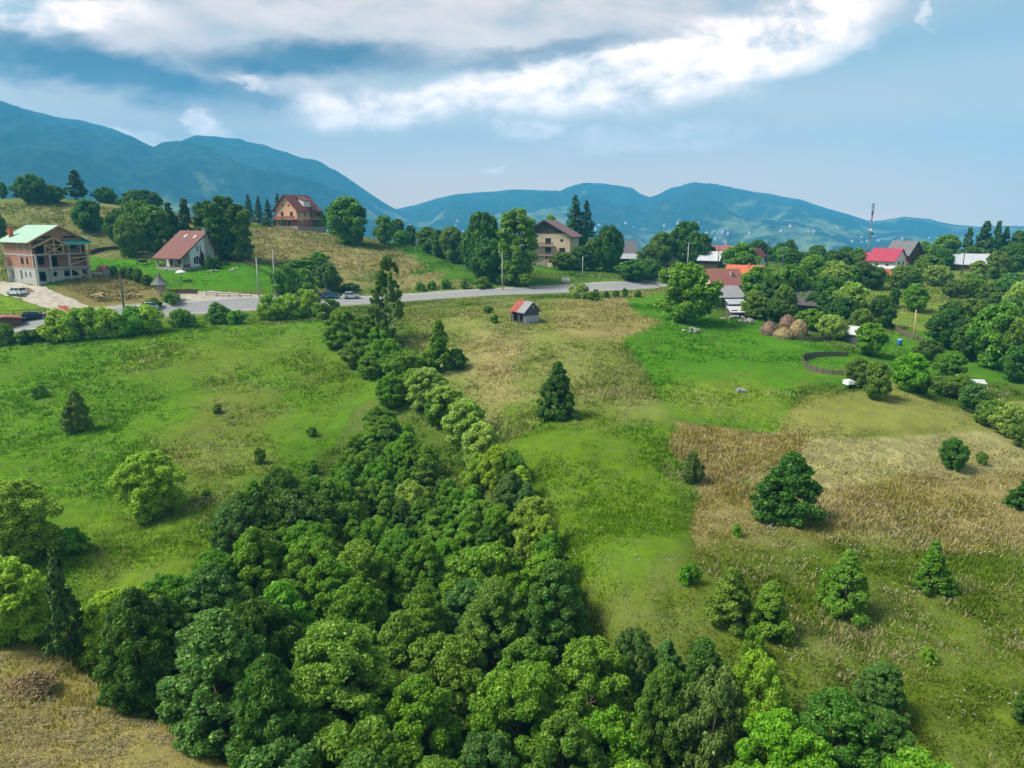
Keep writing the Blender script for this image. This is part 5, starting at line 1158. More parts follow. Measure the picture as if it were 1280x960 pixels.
simple('flat_annex', 'whitish low annex between the raspberry house and the patchy shed', 1098, 346, 80, 4.5, 8, 2.0, 2.7, M['white'], M['ltin'], cat='shed')
simple('tin_barn', 'long barn with a half grey-blue, half white tin roof on the upper right pasture', 1213, 340, 86, 6.2, 10.2, 2.6, 5.2, M['bwood'], M['tin'], cat='barn', oh=.7)
simple('thatched_barn', 'dark low barn with an old thatched roof sunk in the village grove', 1004, 394, 78, 5.6, 5.4, 2.4, 4.6, M['gwood'], M['thatch'], cat='barn', oh=.6)
simple('tin_shed', 'small shed with a pale bluish tin roof among the trees above the woven fence', 1068, 431, 70, 2.6, 3.4, 1.8, 2.8, M['gwood'], M['ltin'], cat='shed', oh=.3)
simple('brown_shed', 'brown shed with a flat dull red roof at the left edge beside the road', 8, 414, 0, 5.2, 3.6, 2.1, 2.4, M['bwood'], M['pink'], cat='shed', oh=.3, front=[], rx=0)
simple('distant_white_house', 'little white house behind the straw hill crest left of the orchard row', 521, 300, 20, 4.2, 5, 2.6, 4.0, M['white'], M['slate'])
simple('play_hut', 'tiny hut with a pinkish roof on the lawn right of the building site', 131, 345, 30, 1.9, 2.2, 1.2, 2.2, M['conc'], M['pink'], cat='hut', oh=.25, z0=-.4)
# stepped lean-to sheds below the farmhouse
def leanto(label, u, v, ya, W_, Dp, hb, hf, mr, name='lean_to_shed'):
    x, y = hit(u, v); e = empty(name, x, y, R(ya) + math.atan2(-x, y), label, 'shed'); w = MB()
    panel(w, (-W_/2, 0, 0), (1, 0, 0), W_, -1.4, hf, .12, [(W_ * .3, W_ * .48, .9, 1.5)]); w.prism([(0, 0), (0.001, 0), (0, 0.001)], 0, .001)
    for sx in (-1, 1): q = sx * (W_/2 - .06); w.hexa([(q-.06, .12, -1.4), (q+.06, .12, -1.4), (q+.06, Dp, -1.4), (q-.06, Dp, -1.4)], [(q-.06, .12, hf), (q+.06, .12, hf), (q+.06, Dp, hb), (q-.06, Dp, hb)])
    w.build('wall', M['gwood'], e); r_ = MB(); k = (hb - hf) / Dp
    r_.hexa([(-W_/2-.3, -.5, hf-.5*k), (W_/2+.3, -.5, hf-.5*k), (W_/2+.3, Dp+.1, hb+.1*k), (-W_/2-.3, Dp+.1, hb+.1*k)], [(-W_/2-.3, -.5, hf-.5*k+.1), (W_/2+.3, -.5, hf-.5*k+.1), (W_/2+.3, Dp+.1, hb+.1*k+.1), (-W_/2-.3, Dp+.1, hb+.1*k+.1)]); r_.build('roof', mr, e)
leanto('largest lean-to shed with a grey sheet roof right below the farmhouse', 912, 385, 24, 6.4, 4.2, 4.3, 2.4, M['eternit'])
leanto('middle lean-to shed with a light grey sheet roof, one step down', 921, 391, 24, 3.4, 1.9, 2.5, 1.9, M['tin'])
leanto('lowest lean-to shed with a patched pale roof above the stone heap', 926, 397, 22, 4.0, 1.9, 1.9, 1.2, M['ltin'])
# gazebo well
def gazebo():
    x, y = hit(201, 368); e = empty('wooden_gazebo', x, y, .3, 'small wooden gazebo with a flared grey pointed roof beside the parking apron', 'gazebo'); w = MB(); w.lathe([(1.15, -.6), (1.15, .9), (1.1, .9), (1.1, -.6)], 8); w.build('parapet', M['wood'], e)
    for k in range(8): th = math.pi * 2 * k / 8; c = MB(); c.bar((1.12 * math.cos(th), 1.12 * math.sin(th), -.4), (1.12 * math.cos(th), 1.12 * math.sin(th), 2.15), .14); c.build('post', M['wood'], e)
    i_ = MB(); i_.lathe([(.85, -.4), (.85, 2.1), (.0, 2.1)], 8); i_.build('well_shaft', M['cream'], e)
    r_ = MB(); r_.lathe([(1.9, 2.0), (1.95, 2.12), (1.25, 2.6), (.75, 3.2), (.35, 4.0), (.04, 4.9), (.0, 4.95)], 8); r_.build('roof', M['slate'], e)
gazebo()
# ------------------------------------------------------------------ cars
def paintm(name, c, metal=.3):
    t = NT(name); b = t.bsdf(c, .3, None, .5, metal); b.inputs['Coat Weight'].default_value = .5; return t.m
CP = dict(white=paintm('white_car_paint', (.72, .73, .74), 0), silver=paintm('silver_car_paint', (.45, .48, .50)), navy=paintm('navy_car_paint', (.02, .035, .075)), blue=paintm('blue_car_paint', (.06, .16, .34)), pale=paintm('palegreen_car_paint', (.55, .66, .62), .1))
HL = mat('headlight', (.8, .8, .82), .2, .05); TL = mat('tail_light', (.5, .03, .02), .3, .1)
def car(u, v, rz, paint_, label, Lc=4.3, hc=1.5, dz=.1):
    x, y = hit(u, v); e = empty('parked_car', x, y, rz, label, 'car', 'cars parked by the road and the building site', dz=dz); l = Lc / 2; Wc = .86
    def sect(pr, w0, w1, wins=False):
        mb = MB(); n = len(pr); k = 0
        rows = []
        for yy, f in ((-w0, 0), (w0, 0)): rows.append([(x_, (w1 if z_ > .95 else w0) * (1 if yy > 0 else -1), z_) for x_, z_ in pr])
        mb.v = rows[0] + rows[1]; mb.f = [tuple(range(n)), tuple(range(2 * n - 1, n - 1, -1))] + [((i + 1) % n, i, n + i, n + (i + 1) % n) for i in range(n)]; return mb
    b = sect([(-l, .35), (-l + .02, .75), (-l + .25, .92), (l - 1.15, .94), (l - .2, .78), (l, .6), (l, .32), (l - .35, .22), (-l + .35, .22)], Wc, Wc * .97); b.build('body', paint_, e)
    g = sect([(-l + .3, .93), (-l + .62, hc - .06), (-l + .95, hc), (.35, hc), (l - 1.05, .95)], Wc * .93, Wc * .78); g.build('cabin', GL, e)
    r_ = MB(); r_.hexa([(-l + .72, -.64, hc - .02), (.33, -.64, hc - .02), (.33, .64, hc - .02), (-l + .72, .64, hc - .02)], [(-l + .9, -.6, hc + .035), (.28, -.6, hc + .035), (.28, .6, hc + .035), (-l + .9, .6, hc + .035)]); r_.build('roof', paint_, e)
    for s in (-1, 1):
        p = MB(); p.bar((-l + .3, s * .8, .95), (-l + .72, s * .69, hc), .07); p.bar((l - 1.03, s * .8, .95), (.35, s * .69, hc), .07); p.bar((-.45, s * .81, .95), (-.45, s * .69, hc), .07); p.build('pillar', paint_, e)
        for xx in (-l + .8, l - .8):
            w = MB(); w.cyl((xx, s * .70, .32), (xx, s * .885, .32), .32, .32, 14); wo = w.build('wheel', M['tyre'], e); q = MB(); q.cyl((xx, s * .885, .32), (xx, s * .90, .32), .19, .17, 10); q.build('rim', M['alu'], wo)
        h_ = MB(); h_.box(l - .12, l + .012, s * .62 - .17, s * .62 + .17, .56, .70); h_.build('headlight', HL, e); t_ = MB(); t_.box(-l - .012, -l + .1, s * .66 - .13, s * .66 + .13, .66, .86); t_.build('tail_light', TL, e)
def road_dir(u, v):
    x, y = hit(u, v); c = np.array(road_c); i = int(np.argmin(np.hypot(c[:, 0] - x, c[:, 1] - y))); i = min(max(i, 1), len(c) - 2); d = c[i + 1] - c[i - 1]; return math.atan2(d[1], d[0])
car(21.5, 369, R(160), CP['white'], 'white estate car parked on the gravel drive in front of the building site', 4.4)
car(44.5, 399, road_dir(44, 399) + .1, CP['navy'], 'dark navy car on the road behind the yellow-green shrubs at the left', 4.6, 1.42)
car(184, 388, road_dir(184, 388) + math.pi, CP['pale'], 'pale car half hidden by the shrub row on the road', 4.2)
car(413, 373.5, road_dir(413, 373), CP['blue'], 'light blue car parked on the roadside, left of the white one', 3.9)
car(439, 373.5, road_dir(439, 373), CP['white'], 'white car on the roadside, right of the light blue one', 3.9)
# ------------------------------------------------------------------ poles, mast
def pole(u, vt, vb, label, m='conc', arm=1, hid=None, tilt=0., r=.15):
    if hid: x, y = hit(u, vt, hid, 130.); h = hid
    else: x, y = hit(u, vb); _, yy_, zz_ = ray(u, vt); h = zz_ / yy_ * y - (h1(x, y) - CAMZ)
    e = empty('utility_pole', x, y, R(20), label, 'pole', 'poles along the road and in the village'); e.rotation_euler[1] = tilt
    c = MB(); c.cyl((0, 0, -.6), (0, 0, h), r * 1.25, r * .75, 8); c.build('shaft', M[m], e, True)
    for k in range(arm):
        z = h - .35 - .7 * k; a = MB(); a.box(-.75, .75, -.05, .05, z, z + .1); aa = a.build('crossarm', M['gwood'] if m == 'conc' else M[m], e)
        for q in (-.65, 0, .65): i_ = MB(); i_.cyl((q, 0, z + .1), (q, 0, z + .28), .05, .03, 6); i_.build('insulator', M['whitep'], aa)
pole(345, 313, 372, 'taller concrete pole rising from the roadside shrubs'); pole(324, 322, 372, 'shorter concrete pole left of the taller one, in the roadside shrubs', arm=0)
pole(155, 344, 386, 'thin grey pole with a white foot in front of the dug-up yard', 'gwood', 0); pole(628, 317, 363, 'concrete pole by the road in front of the linden')
pole(728, 320, 350, 'thin pole on the bank right of the white board', arm=0, r=.12); pole(861, 303, 340, 'concrete pole rising behind the huge green tree', hid=9.)
pole(938, 303, 345, 'grey pole with crossarm behind the orange roof', 'gwood', 1, hid=9); pole(980, 309, 345, 'pole with two crossarms at the edge of the village grove', 'gwood', 2, hid=9)
pole(899, 308, 335, 'dark wooden pole beside the tin roof', 'bwood', 0, hid=7); pole(1142, 387, 427, 'leaning pale wooden pole above the small lawn', 'wood', 0, tilt=-.06, r=.11)
pole(1206, 315, 336, 'pole in front of the long tin barn', 'gwood', 1, hid=7); pole(227, 345, 366, 'lamp-like thin pole beside the white parasol', 'gwood', 0, r=.06); pole(339, 333, 352, 'thin fence pole right of the lawn', 'gwood', 0, r=.07)
pole(961, 300, 340, 'thin distant pole in front of the mountains', 'gwood', 1, hid=9, r=.1)
def mast():
    a_, y_, z_ = ray(1092, 254); x, y = a_ / y_ * 320, 320.; k0 = (CAMZ + z_ / y_ * 320 - h1(x, y)) / 27.; e = empty('mobile_mast', x, y, .4, 'tall red and white mobile phone mast with antennas behind the raspberry roof', 'mast'); h = 27.; e.scale = (k0, k0, k0)
    rp, wp = mat('mast_red', (.22, .07, .06), .6, .2), mat('mast_grey', (.30, .30, .32), .6, .1)
    for k in range(7):
        z0 = k * 3.4; s_ = MB(); c0 = .30 - .02 * k; c1 = .30 - .02 * (k + 1)
        for i in range(3):
            t0 = 2 * math.pi * i / 3; t1 = 2 * math.pi * (i + 1) / 3; a0 = (c0 * math.cos(t0), c0 * math.sin(t0), z0); a1 = (c1 * math.cos(t0), c1 * math.sin(t0), z0 + 3.4); b0 = (c0 * math.cos(t1), c0 * math.sin(t1), z0); b1 = (c1 * math.cos(t1), c1 * math.sin(t1), z0 + 3.4)
            s_.bar(a0, a1, .10); 
            for q in range(3):
                f0, f1 = q / 3, (q + 1) / 3; s_.bar(Vector(a0).lerp(Vector(a1), f0), Vector(b0).lerp(Vector(b1), f1), .07); s_.bar(Vector(b0).lerp(Vector(b1), f0), Vector(a0).lerp(Vector(a1), f1), .07)
        s_.build('lattice_section', rp if k % 2 == 0 else wp, e)
    tp = MB(); tp.cyl((0, 0, 23.6), (0, 0, h), .12, .08, 8); tp.build('tip_pole', M['conc'], e)
    gry = mat('antenna_grey', (.16, .17, .19), .6, .1)
    for i in range(6):
        th = i * 1.05; z = 22.6 if i % 2 else 24.9; p = MB(); p.box(-.14, .14, -.1, .1, 0, 2.0); o = p.build('panel_antenna', gry, e); o.location = (.36 * math.cos(th), .36 * math.sin(th), z); o.rotation_euler = (0, 0, th + 1.57)
    for z, th in ((15.8, -1.2), (17.2, -2.4), (20.5, -.6)): d = MB(); d.cyl((0, 0, 0), (0, .35, 0), .45, .45, 14); o = d.build('dish', M['black'] if z < 17 else M['whitep'], e); o.location = (.55 * math.cos(th), .55 * math.sin(th), z); o.rotation_euler = (0, 0, th - 1.57)
mast()
# ------------------------------------------------------------------ haystacks, hay pile, fences and small things
def stack(u, v, r, h, m, label, name='haystack', sq=0.):
    x, y = hit(u, v); e = empty(name, x, y, 0, label, 'haystack'); k = MB(); pr = [(r * .86, -.3), (r * .98, .25 * h), (r, .42 * h), (r * .86, .62 * h), (r * .58, .82 * h), (r * .22, .96 * h), (0.02, h)]; k.lathe(pr, 18, (0, 0), .05)
    o = k.build('hay_body', m, e, True); rn = np.random.default_rng(int(u)); n = 900; th = rn.uniform(0, 6.283, n); zz = rn.uniform(0, .95, n); rr = np.interp(zz, [-.1, .25, .42, .62, .82, .96, 1], [.86, .98, 1, .86, .58, .22, 0]) * r
    C = np.c_[rr * np.cos(th), rr * np.sin(th), zz * h]; Nn = np.c_[np.cos(th), np.sin(th), .4 + 0 * th] + rn.normal(size=(n, 3)) * .4; Nn /= np.linalg.norm(Nn, axis=1)[:, None]
    V_, F_ = leaves(C, Nn, np.full(n, .22), rn, 2.2); mkobj('loose_hay', npmesh('loose_hay', V_, F_, [m]), e); p = MB(); p.cyl((0, 0, h * .9), (.05, 0, h + .5), .05, .03, 5); p.build('centre_pole', M['gwood'], e)
stack(961, 419, 1.5, 2.5, M['hayb'], 'reddish brown old haystack, leftmost of the four'); stack(984, 411, 1.45, 2.7, M['hayb'], 'dark brown haystack with a pole, at the back of the four')
stack(979, 423, 1.7, 1.9, M['hay'], 'low straw-coloured haystack in front of the others'); stack(998, 419, 1.55, 2.9, M['hay'], 'tall straw-yellow haystack, rightmost of the four')
def haypile(u, v, r, h, label):
    x, y = hit(u, v); e = empty('hay_pile', x, y, .5, label, 'hay pile'); k = MB(); k.lathe([(r, -.15), (r * .95, .12 * h), (r * .75, .45 * h), (r * .45, .8 * h), (r * .12, h), (0.01, h)], 22, (0, 0), .07); k.build('hay_mound', M['hay'], e, True)
    rn = np.random.default_rng(3); n = 2600; th = rn.uniform(0, 6.283, n); q = np.sqrt(rn.random(n)) * 1.12; zz = np.interp(q, [0, .12, .45, .75, .95, 1.12], [1, 1, .8, .45, .12, .0]) * h
    C = np.c_[q * r * np.cos(th), q * r * np.sin(th), zz + .02]; Nn = np.c_[np.cos(th) * .5, np.sin(th) * .5, .8 + 0 * th] + rn.normal(size=(n, 3)) * .5; Nn /= np.linalg.norm(Nn, axis=1)[:, None]
    V_, F_ = leaves(C, Nn, np.full(n, .16), rn, 3.2); mkobj('loose_hay', npmesh('loose_hay', V_, F_, [M['hay']]), e)
haypile(35, 862, 1.15, .55, 'low round heap of dry hay on the mown slope at the lower left')
def fence(pts, name, label, m, h=1.1, gap=2.2, rails=2, rail_h=.1, solid=False, close=False):
    P3 = [hit(*q) for q in pts]; P3 = smoothp(P3, 5) if len(P3) > 2 else P3; e = empty(name, *P3[0], 0, label, 'fence'); ox, oy, oz = e.location; L_ = 0; nxt = 0.; prev = None; posts = []
    for (x0, y0), (x1, y1) in zip(P3[:-1], P3[1:]):
        d = math.hypot(x1 - x0, y1 - y0)
        while nxt <= L_ + d: f = (nxt - L_) / max(d, 1e-6); posts.append((x0 + (x1 - x0) * f, y0 + (y1 - y0) * f)); nxt += gap
        L_ += d
    posts = posts[:98]
    for (x, y) in posts:
        z = h1(x, y); c = MB(); c.bar((x - ox, y - oy, z - oz - .3), (x - ox + random.uniform(-.05, .05), y - oy, z - oz + h * random.uniform(.95, 1.12)), .11); c.build('post', m, e)
    rl = MB(); up = []
    for (x0, y0), (x1, y1) in zip(posts[:-1], posts[1:]):
        z0, z1 = h1(x0, y0) - oz, h1(x1, y1) - oz
        if solid:
            n = max(2, int(gap / .22))
            for k in range(n):
                f0, f1 = k / n, (k + .8) / n; a_ = (x0 + (x1 - x0) * f0 - ox, y0 + (y1 - y0) * f0 - oy, z0 + (z1 - z0) * f0); b_ = (x0 + (x1 - x0) * f1 - ox, y0 + (y1 - y0) * f1 - oy, z0 + (z1 - z0) * f1); hh = h * random.uniform(.82, 1.)
                rl.hexa([(a_[0], a_[1] - .03, a_[2] - .1), (b_[0], b_[1] - .03, b_[2] - .1), (b_[0], b_[1] + .05, b_[2] - .1), (a_[0], a_[1] + .05, a_[2] - .1)], [(a_[0], a_[1] - .03, a_[2] + hh), (b_[0], b_[1] - .03, b_[2] + hh), (b_[0], b_[1] + .05, b_[2] + hh), (a_[0], a_[1] + .05, a_[2] + hh)])
        else:
            for k in range(rails): q = h * (.4 + .5 * k / max(rails - 1, 1)); rl.bar((x0 - ox, y0 - oy, z0 + q), (x1 - ox, y1 - oy, z1 + q), .05, rail_h)
    rl.build('pales' if solid else 'rails', m, e)
fence([(1060, 447), (1030, 446), (1006, 449), (1004, 456), (1014, 464), (1030, 469), (1056, 471)], 'woven_fence', 'curved brushwood fence around the little green paddock by the mown field', M['brush'], .9, 1.3, solid=True)
fence([(984, 425), (1020, 427), (1048, 424)], 'brushwood_fence', 'short brushwood fence behind the haystacks', M['brush'], .9, 1.4, solid=True)
fence([(1104, 402), (1120, 414), (1140, 424), (1156, 430)], 'brushwood_fence', 'sloping brushwood fence at the foot of the leaning pole', M['brush'], 1.0, 1.5, solid=True)
fence([(210, 369), (230, 368), (256, 369)], 'board_fence', 'dark purple-brown board fence right of the wooden gazebo', M['bwood'], 1.1, 2.0, solid=True)
fence([(258, 370), (285, 372), (318, 372)], 'rail_fence', 'low dark rail fence along the parking apron', M['dwood'], .9, 2.4)
fence([(112, 319), (130, 315), (150, 313), (185, 314)], 'paling_fence', 'dark paling fence at the back of the bright lawn', M['dwood'], 1.3, 2.2, solid=True)
fence([(305, 330), (320, 338), (345, 352), (350, 362)], 'paling_fence', 'dark fence between the bright lawn and the straw slope', M['dwood'], 1.2, 2.4, rails=3)
fence([(0, 395), (30, 394), (70, 392)], 'rail_fence', 'thin rail fence between the small lawn and the road at the left', M['dwood'], 1.0, 3.0)
fence([(500, 379), (560, 376), (640, 371.5), (720, 368)], 'road_post_row', 'row of short posts with a thin rail along the near edge of the road', M['conc'], .6, 4.5, rails=1, rail_h=.06)
fence([(960, 404), (962, 410)], 'rail_fence', 'short broken fence piece left of the haystacks', M['brush'], .9, 1.2)
fence([(1083, 352), (1110, 360), (1128, 362)], 'rail_fence', 'grey pasture fence below the patchy shed', M['gwood'], 1.0, 2.4)
def board(u, v, w_, h_, z, label):
    x, y = hit(u, v); e = empty('roadside_board', x, y, R(-8), label, 'sign'); b = MB(); b.box(-w_/2, w_/2, -.05, .05, z, z + h_); b.build('panel', M['whitep'], e)
    r_ = MB(); r_.box(-w_/2 + .15, w_/2 - .15, -.062, -.051, z + h_ * .12, z + h_ * .3); r_.build('red_band', M['redp'], e)
    for s in (-1, 1): c = MB(); c.bar((s * w_ * .4, .08, -.4), (s * w_ * .4, .08, z + h_), .08); c.build('post', M['gwood'], e)
board(707, 354.5, 2.1, 1.05, .5, 'white board with a reddish stripe standing on the bank behind the road')
def barrier():
    x, y = hit(81, 389); e = empty('barrier_fence', x, y, R(-32), 'orange-red plastic safety barrier lying along the gravel drive', 'barrier'); b = MB(); b.box(-2.2, .3, -.04, .04, .1, .95); b.build('mesh_panel', M['redp'], e); c = MB(); c.box(.45, 1.9, -.3, -.22, .05, 1.1); c.build('upright_panel', M['redp'], e)
    for q in (-2.2, -.9, .35, 1.9): p = MB(); p.bar((q, 0, -.2), (q, 0, 1.15), .07); p.build('stake', M['gwood'], e)
barrier()
def rocks(u, v, n, r, label, m='rock', name='stone_heap', s0=.35):
    x, y = hit(u, v); e = empty(name, x, y, 0, label, 'heap'); rn = random.Random(int(u * 7 + v)); mb = MB()
    for _ in range(n):
        q = rn.random() ** .6 * r; th = rn.uniform(0, 6.28); s = s0 * rn.uniform(.5, 1.3); cx, cy_ = q * math.cos(th), q * math.sin(th); z = max(0, (1 - q / r)) * s0 * 1.6; mb.lathe([(s * .7, z - .2), (s, z + s * .25), (s * .72, z + s * .6), (.02, z + s * .75)], 6, (cx, cy_), .18)
    mb.build('stones', M[m], e)
rocks(865, 414, 14, 1.7, 'small heap of stones and earth on the lawn below the huge green tree'); rocks(925, 489, 9, .7, 'little pile of grey branches and stones in the middle of the green field', s0=.25)
rocks(920, 399, 26, 3.0, 'stone and rubble heap under the lowest lean-to shed'); rocks(938, 403, 12, 1.2, 'pinkish rubble heap right of the lowest lean-to shed', 'plinth')
rocks(36, 364, 16, 2.0, 'sand and lumber heap at the foot of the unfinished house', 'dirtm'); rocks(128, 371, 20, 2.2, 'sandy soil heap in the dug-up yard', 'dirtm'); rocks(165, 371, 16, 1.8, 'second sandy soil heap beside the thin grey pole', 'dirtm')
rocks(268, 339, 10, 1.5, 'white stones around the clipped bushes by the white house', 'ltin', s0=.2); rocks(294, 338, 9, 1.1, 'cluster of white stones on the bright lawn', 'ltin', s0=.3); rocks(207, 339, 6, .8, 'white stones before the porch of the white house', 'ltin', s0=.3); rocks(228, 375, 5, .6, 'small stones by the road ditch', 'rock', s0=.2)
def parasol():
    x, y = hit(227, 352); e = empty('white_parasol', x, y, 0, 'white parasol on the bright lawn in front of the porch', 'parasol'); c = MB(); c.lathe([(1.15, 1.9), (1.1, 2.05), (.6, 2.35), (.02, 2.5)], 10); c.build('canopy', M['whitep'], e); p = MB(); p.cyl((0, 0, -.2), (0, 0, 2.3), .035, .03, 6); p.build('pole', M['gwood'], e); t = MB(); t.cyl((0, 0, .68), (0, 0, .74), .55, .55, 12); t.build('table', M['bwood'], e)
parasol()
def swing():
    x, y = hit(178, 330.5); e = empty('garden_swing', x, y, .2, 'dark covered garden swing on the lawn under the birches', 'swing'); c = MB(); c.box(-1.3, 1.3, -.7, .7, 1.7, 1.85); c.build('canopy', M['black'], e); s = MB(); s.box(-1., 1., -.3, .3, .45, .6); s.box(-1., 1., .25, .35, .6, 1.1); s.build('seat', M['bwood'], e)
    for sx in (-1, 1):
        for sy in (-1, 1): p = MB(); p.bar((sx * 1.25, sy * .75, -.1), (sx * 1.25, sy * .1, 1.8), .08); p.build('leg', M['black'], e)
swing()
def cart():
    x, y = hit(1063, 485); e = empty('white_cart', x, y, .25, 'small white sheeted cart under the two trees by the woven fence', 'cart'); c = MB(); c.hexa([(-.85, -.55, .5), (.85, -.55, .5), (.85, .55, .5), (-.85, .55, .5)], [(-.7, -.4, 1.05), (.95, -.5, .95), (.8, .5, 1.15), (-.9, .5, 1.0)]); c.build('sheet', M['whitep'], e)
    for s in (-.55, .55): w = MB(); w.cyl((s, -.6, .28), (s, -.5, .28), .28, .28, 12); w.build('wheel', M['tyre'], e)
    b = MB(); b.bar((-.8, 0, .5), (-1.7, 0, .25), .06); b.build('drawbar', M['gwood'], e)
cart()
def field_hut():
    x, y = hit(1219, 499); e = empty('raised_hut', x, y, R(-20), 'small whitish box hut on stilts behind the field-edge hedge', 'hut'); c = MB(); c.box(-.75, .75, -.65, .65, .9, 2.35); c.build('cabin', M['lwood'], e); r_ = MB(); r_.hexa([(-.95, -.85, 2.3), (.95, -.85, 2.3), (.95, .85, 2.55), (-.95, .85, 2.55)], [(-.95, -.85, 2.38), (.95, -.85, 2.38), (.95, .85, 2.63), (-.95, .85, 2.63)]); r_.build('roof', M['ltin'], e); d = MB(); d.box(.1, .4, -.68, -.655, 1.6, 2.0); d.build('opening', M['black'], e)
    for sx in (-1, 1):
        for sy in (-1, 1): p = MB(); p.bar((sx * .65, sy * .55, -.3), (sx * .65, sy * .55, .9), .12); p.build('stilt', M['gwood'], e)
field_hut()
def barrel(u, v, label):
    x, y = hit(u, v); e = empty('water_barrel', x, y, 0, label, 'barrel'); c = MB(); c.lathe([(0, 0), (.36, 0), (.40, .3), (.40, .8), (.36, 1.1), (0, 1.1)], 12); c.build('drum', M['blue'], e, True); l_ = MB(); l_.lathe([(0, 1.16), (.33, 1.14), (.33, 1.1)], 12); l_.build('lid', M['whitep'], e)
barrel(1124, 432, 'blue water barrel on the little lawn left of the leaning pole')
def concrete_pipe():
    x, y = hit(118, 345); e = empty('concrete_pipe', x, y, .1, 'pale concrete pipe lying beside the unfinished house', 'pipe'); V_, F_ = tube([(-2, 0, .4), (2, 0, .4)], [.42, .42], 14); V2, F2 = tube([(-2, 0, .4), (2, 0, .4)], [.34, .34], 14); v_, f_ = merge([(V_, F_), (V2, F2)]); mkobj('pipe_shell', npmesh('pipe_shell', v_, f_, [M['conc']], True), e); r_ = MB(); r_.box(-1.2, -.9, -.5, .5, -.15, .06); r_.box(.9, 1.2, -.5, .5, -.15, .06); r_.build('chock', M['gwood'], e)
concrete_pipe()
# ------------------------------------------------------------------ distant houses across the valley
def distant():
    rn = random.Random(12); W1 = M['white']; roofs = [M['pink'], M['slate'], M['rust'], M['pink']]; pro = []
    for i in range(4):
        mb = MB(); mb.box(-5, 5, -4, 4, -4, 5); k = len(mb.f); mb.prism([(-5.5, 5), (5.5, 5), (0, 9)], -4.5, 4.5); o = mb.build('distant_house', [W1, roofs[i]]); 
        for p in o.data.polygons: p.material_index = 1 if p.index >= k else 0
        pro.append(o.data); bpy.data.objects.remove(o)
    n = 0; cl = [(560, 300, 60, 7), (700, 300, 60, 8), (830, 305, 70, 8), (900, 296, 60, 8), (985, 290, 50, 8), (1060, 302, 60, 7), (780, 285, 60, 6), (30, 224, 60, 8), (140, 246, 50, 6), (210, 250, 60, 5), (620, 285, 60, 6), (1150, 303, 60, 6)]
    while n < 150:
        cu, cv, su, sv = rn.choice(cl); u = rn.gauss(cu, su * .9); v = rn.gauss(cv, sv * .7); a_, y_, z_ = ray(u, v); D = np.arange(1200, 5600, 8.); g = Hrel(a_ / y_ * D, D); k = np.where(z_ / y_ * D <= g)[0]; n += 1
        if not len(k) or D[k[0]] < (2500 if u > 480 else 2300): continue
        Dd = float(D[k[0]]); x = a_ / y_ * Dd; o = mkobj('distant_house', pro[n % 4], None, (x, Dd, h1(x, Dd) + 2), rn.uniform(0, 6.28)); s = rn.uniform(.7, 1.15); o.scale = (s, s, s); tag(o, 'tiny pale house among fields on the far mountain foot', 'house', 'houses scattered on the far slopes')
distant()
# ------------------------------------------------------------------ grass, flowers, hay: real blades in the near fields
def near_road(x, y, wd=5.):
    m = np.zeros(len(x), bool)
    for path, w_ in FLATS:
        c = np.array(path)
        for q in c[::2]: m |= (np.hypot(x - q[0], y - q[1]) < w_ + 1.5)
    return m
def blade_mat(name, tr=.3):
    t = NT(name); c = t.n('ShaderNodeAttribute', attribute_name='zone').outputs['Color']; d = t.n('ShaderNodeBsdfDiffuse'); t.put(d.inputs[0], c); tr_ = t.n('ShaderNodeBsdfTranslucent'); t.put(tr_.inputs[0], c)
    ms = t.n('ShaderNodeMixShader'); ms.inputs[0].default_value = tr; t.t.links.new(d.outputs[0], ms.inputs[1]); t.t.links.new(tr_.outputs[0], ms.inputs[2]); t.t.links.new(ms.outputs[0], t.out.inputs[0]); return t.m
BM_ = blade_mat('grass_blades')
def scatter(n, r0, r1, seed):
    rn = np.random.default_rng(seed); az = np.radians(rn.uniform(-48, 48, n)); r = r0 * (r1 / r0) ** rn.random(n); x = np.sin(az) * r; y = np.cos(az) * r; return rn, x, y, r
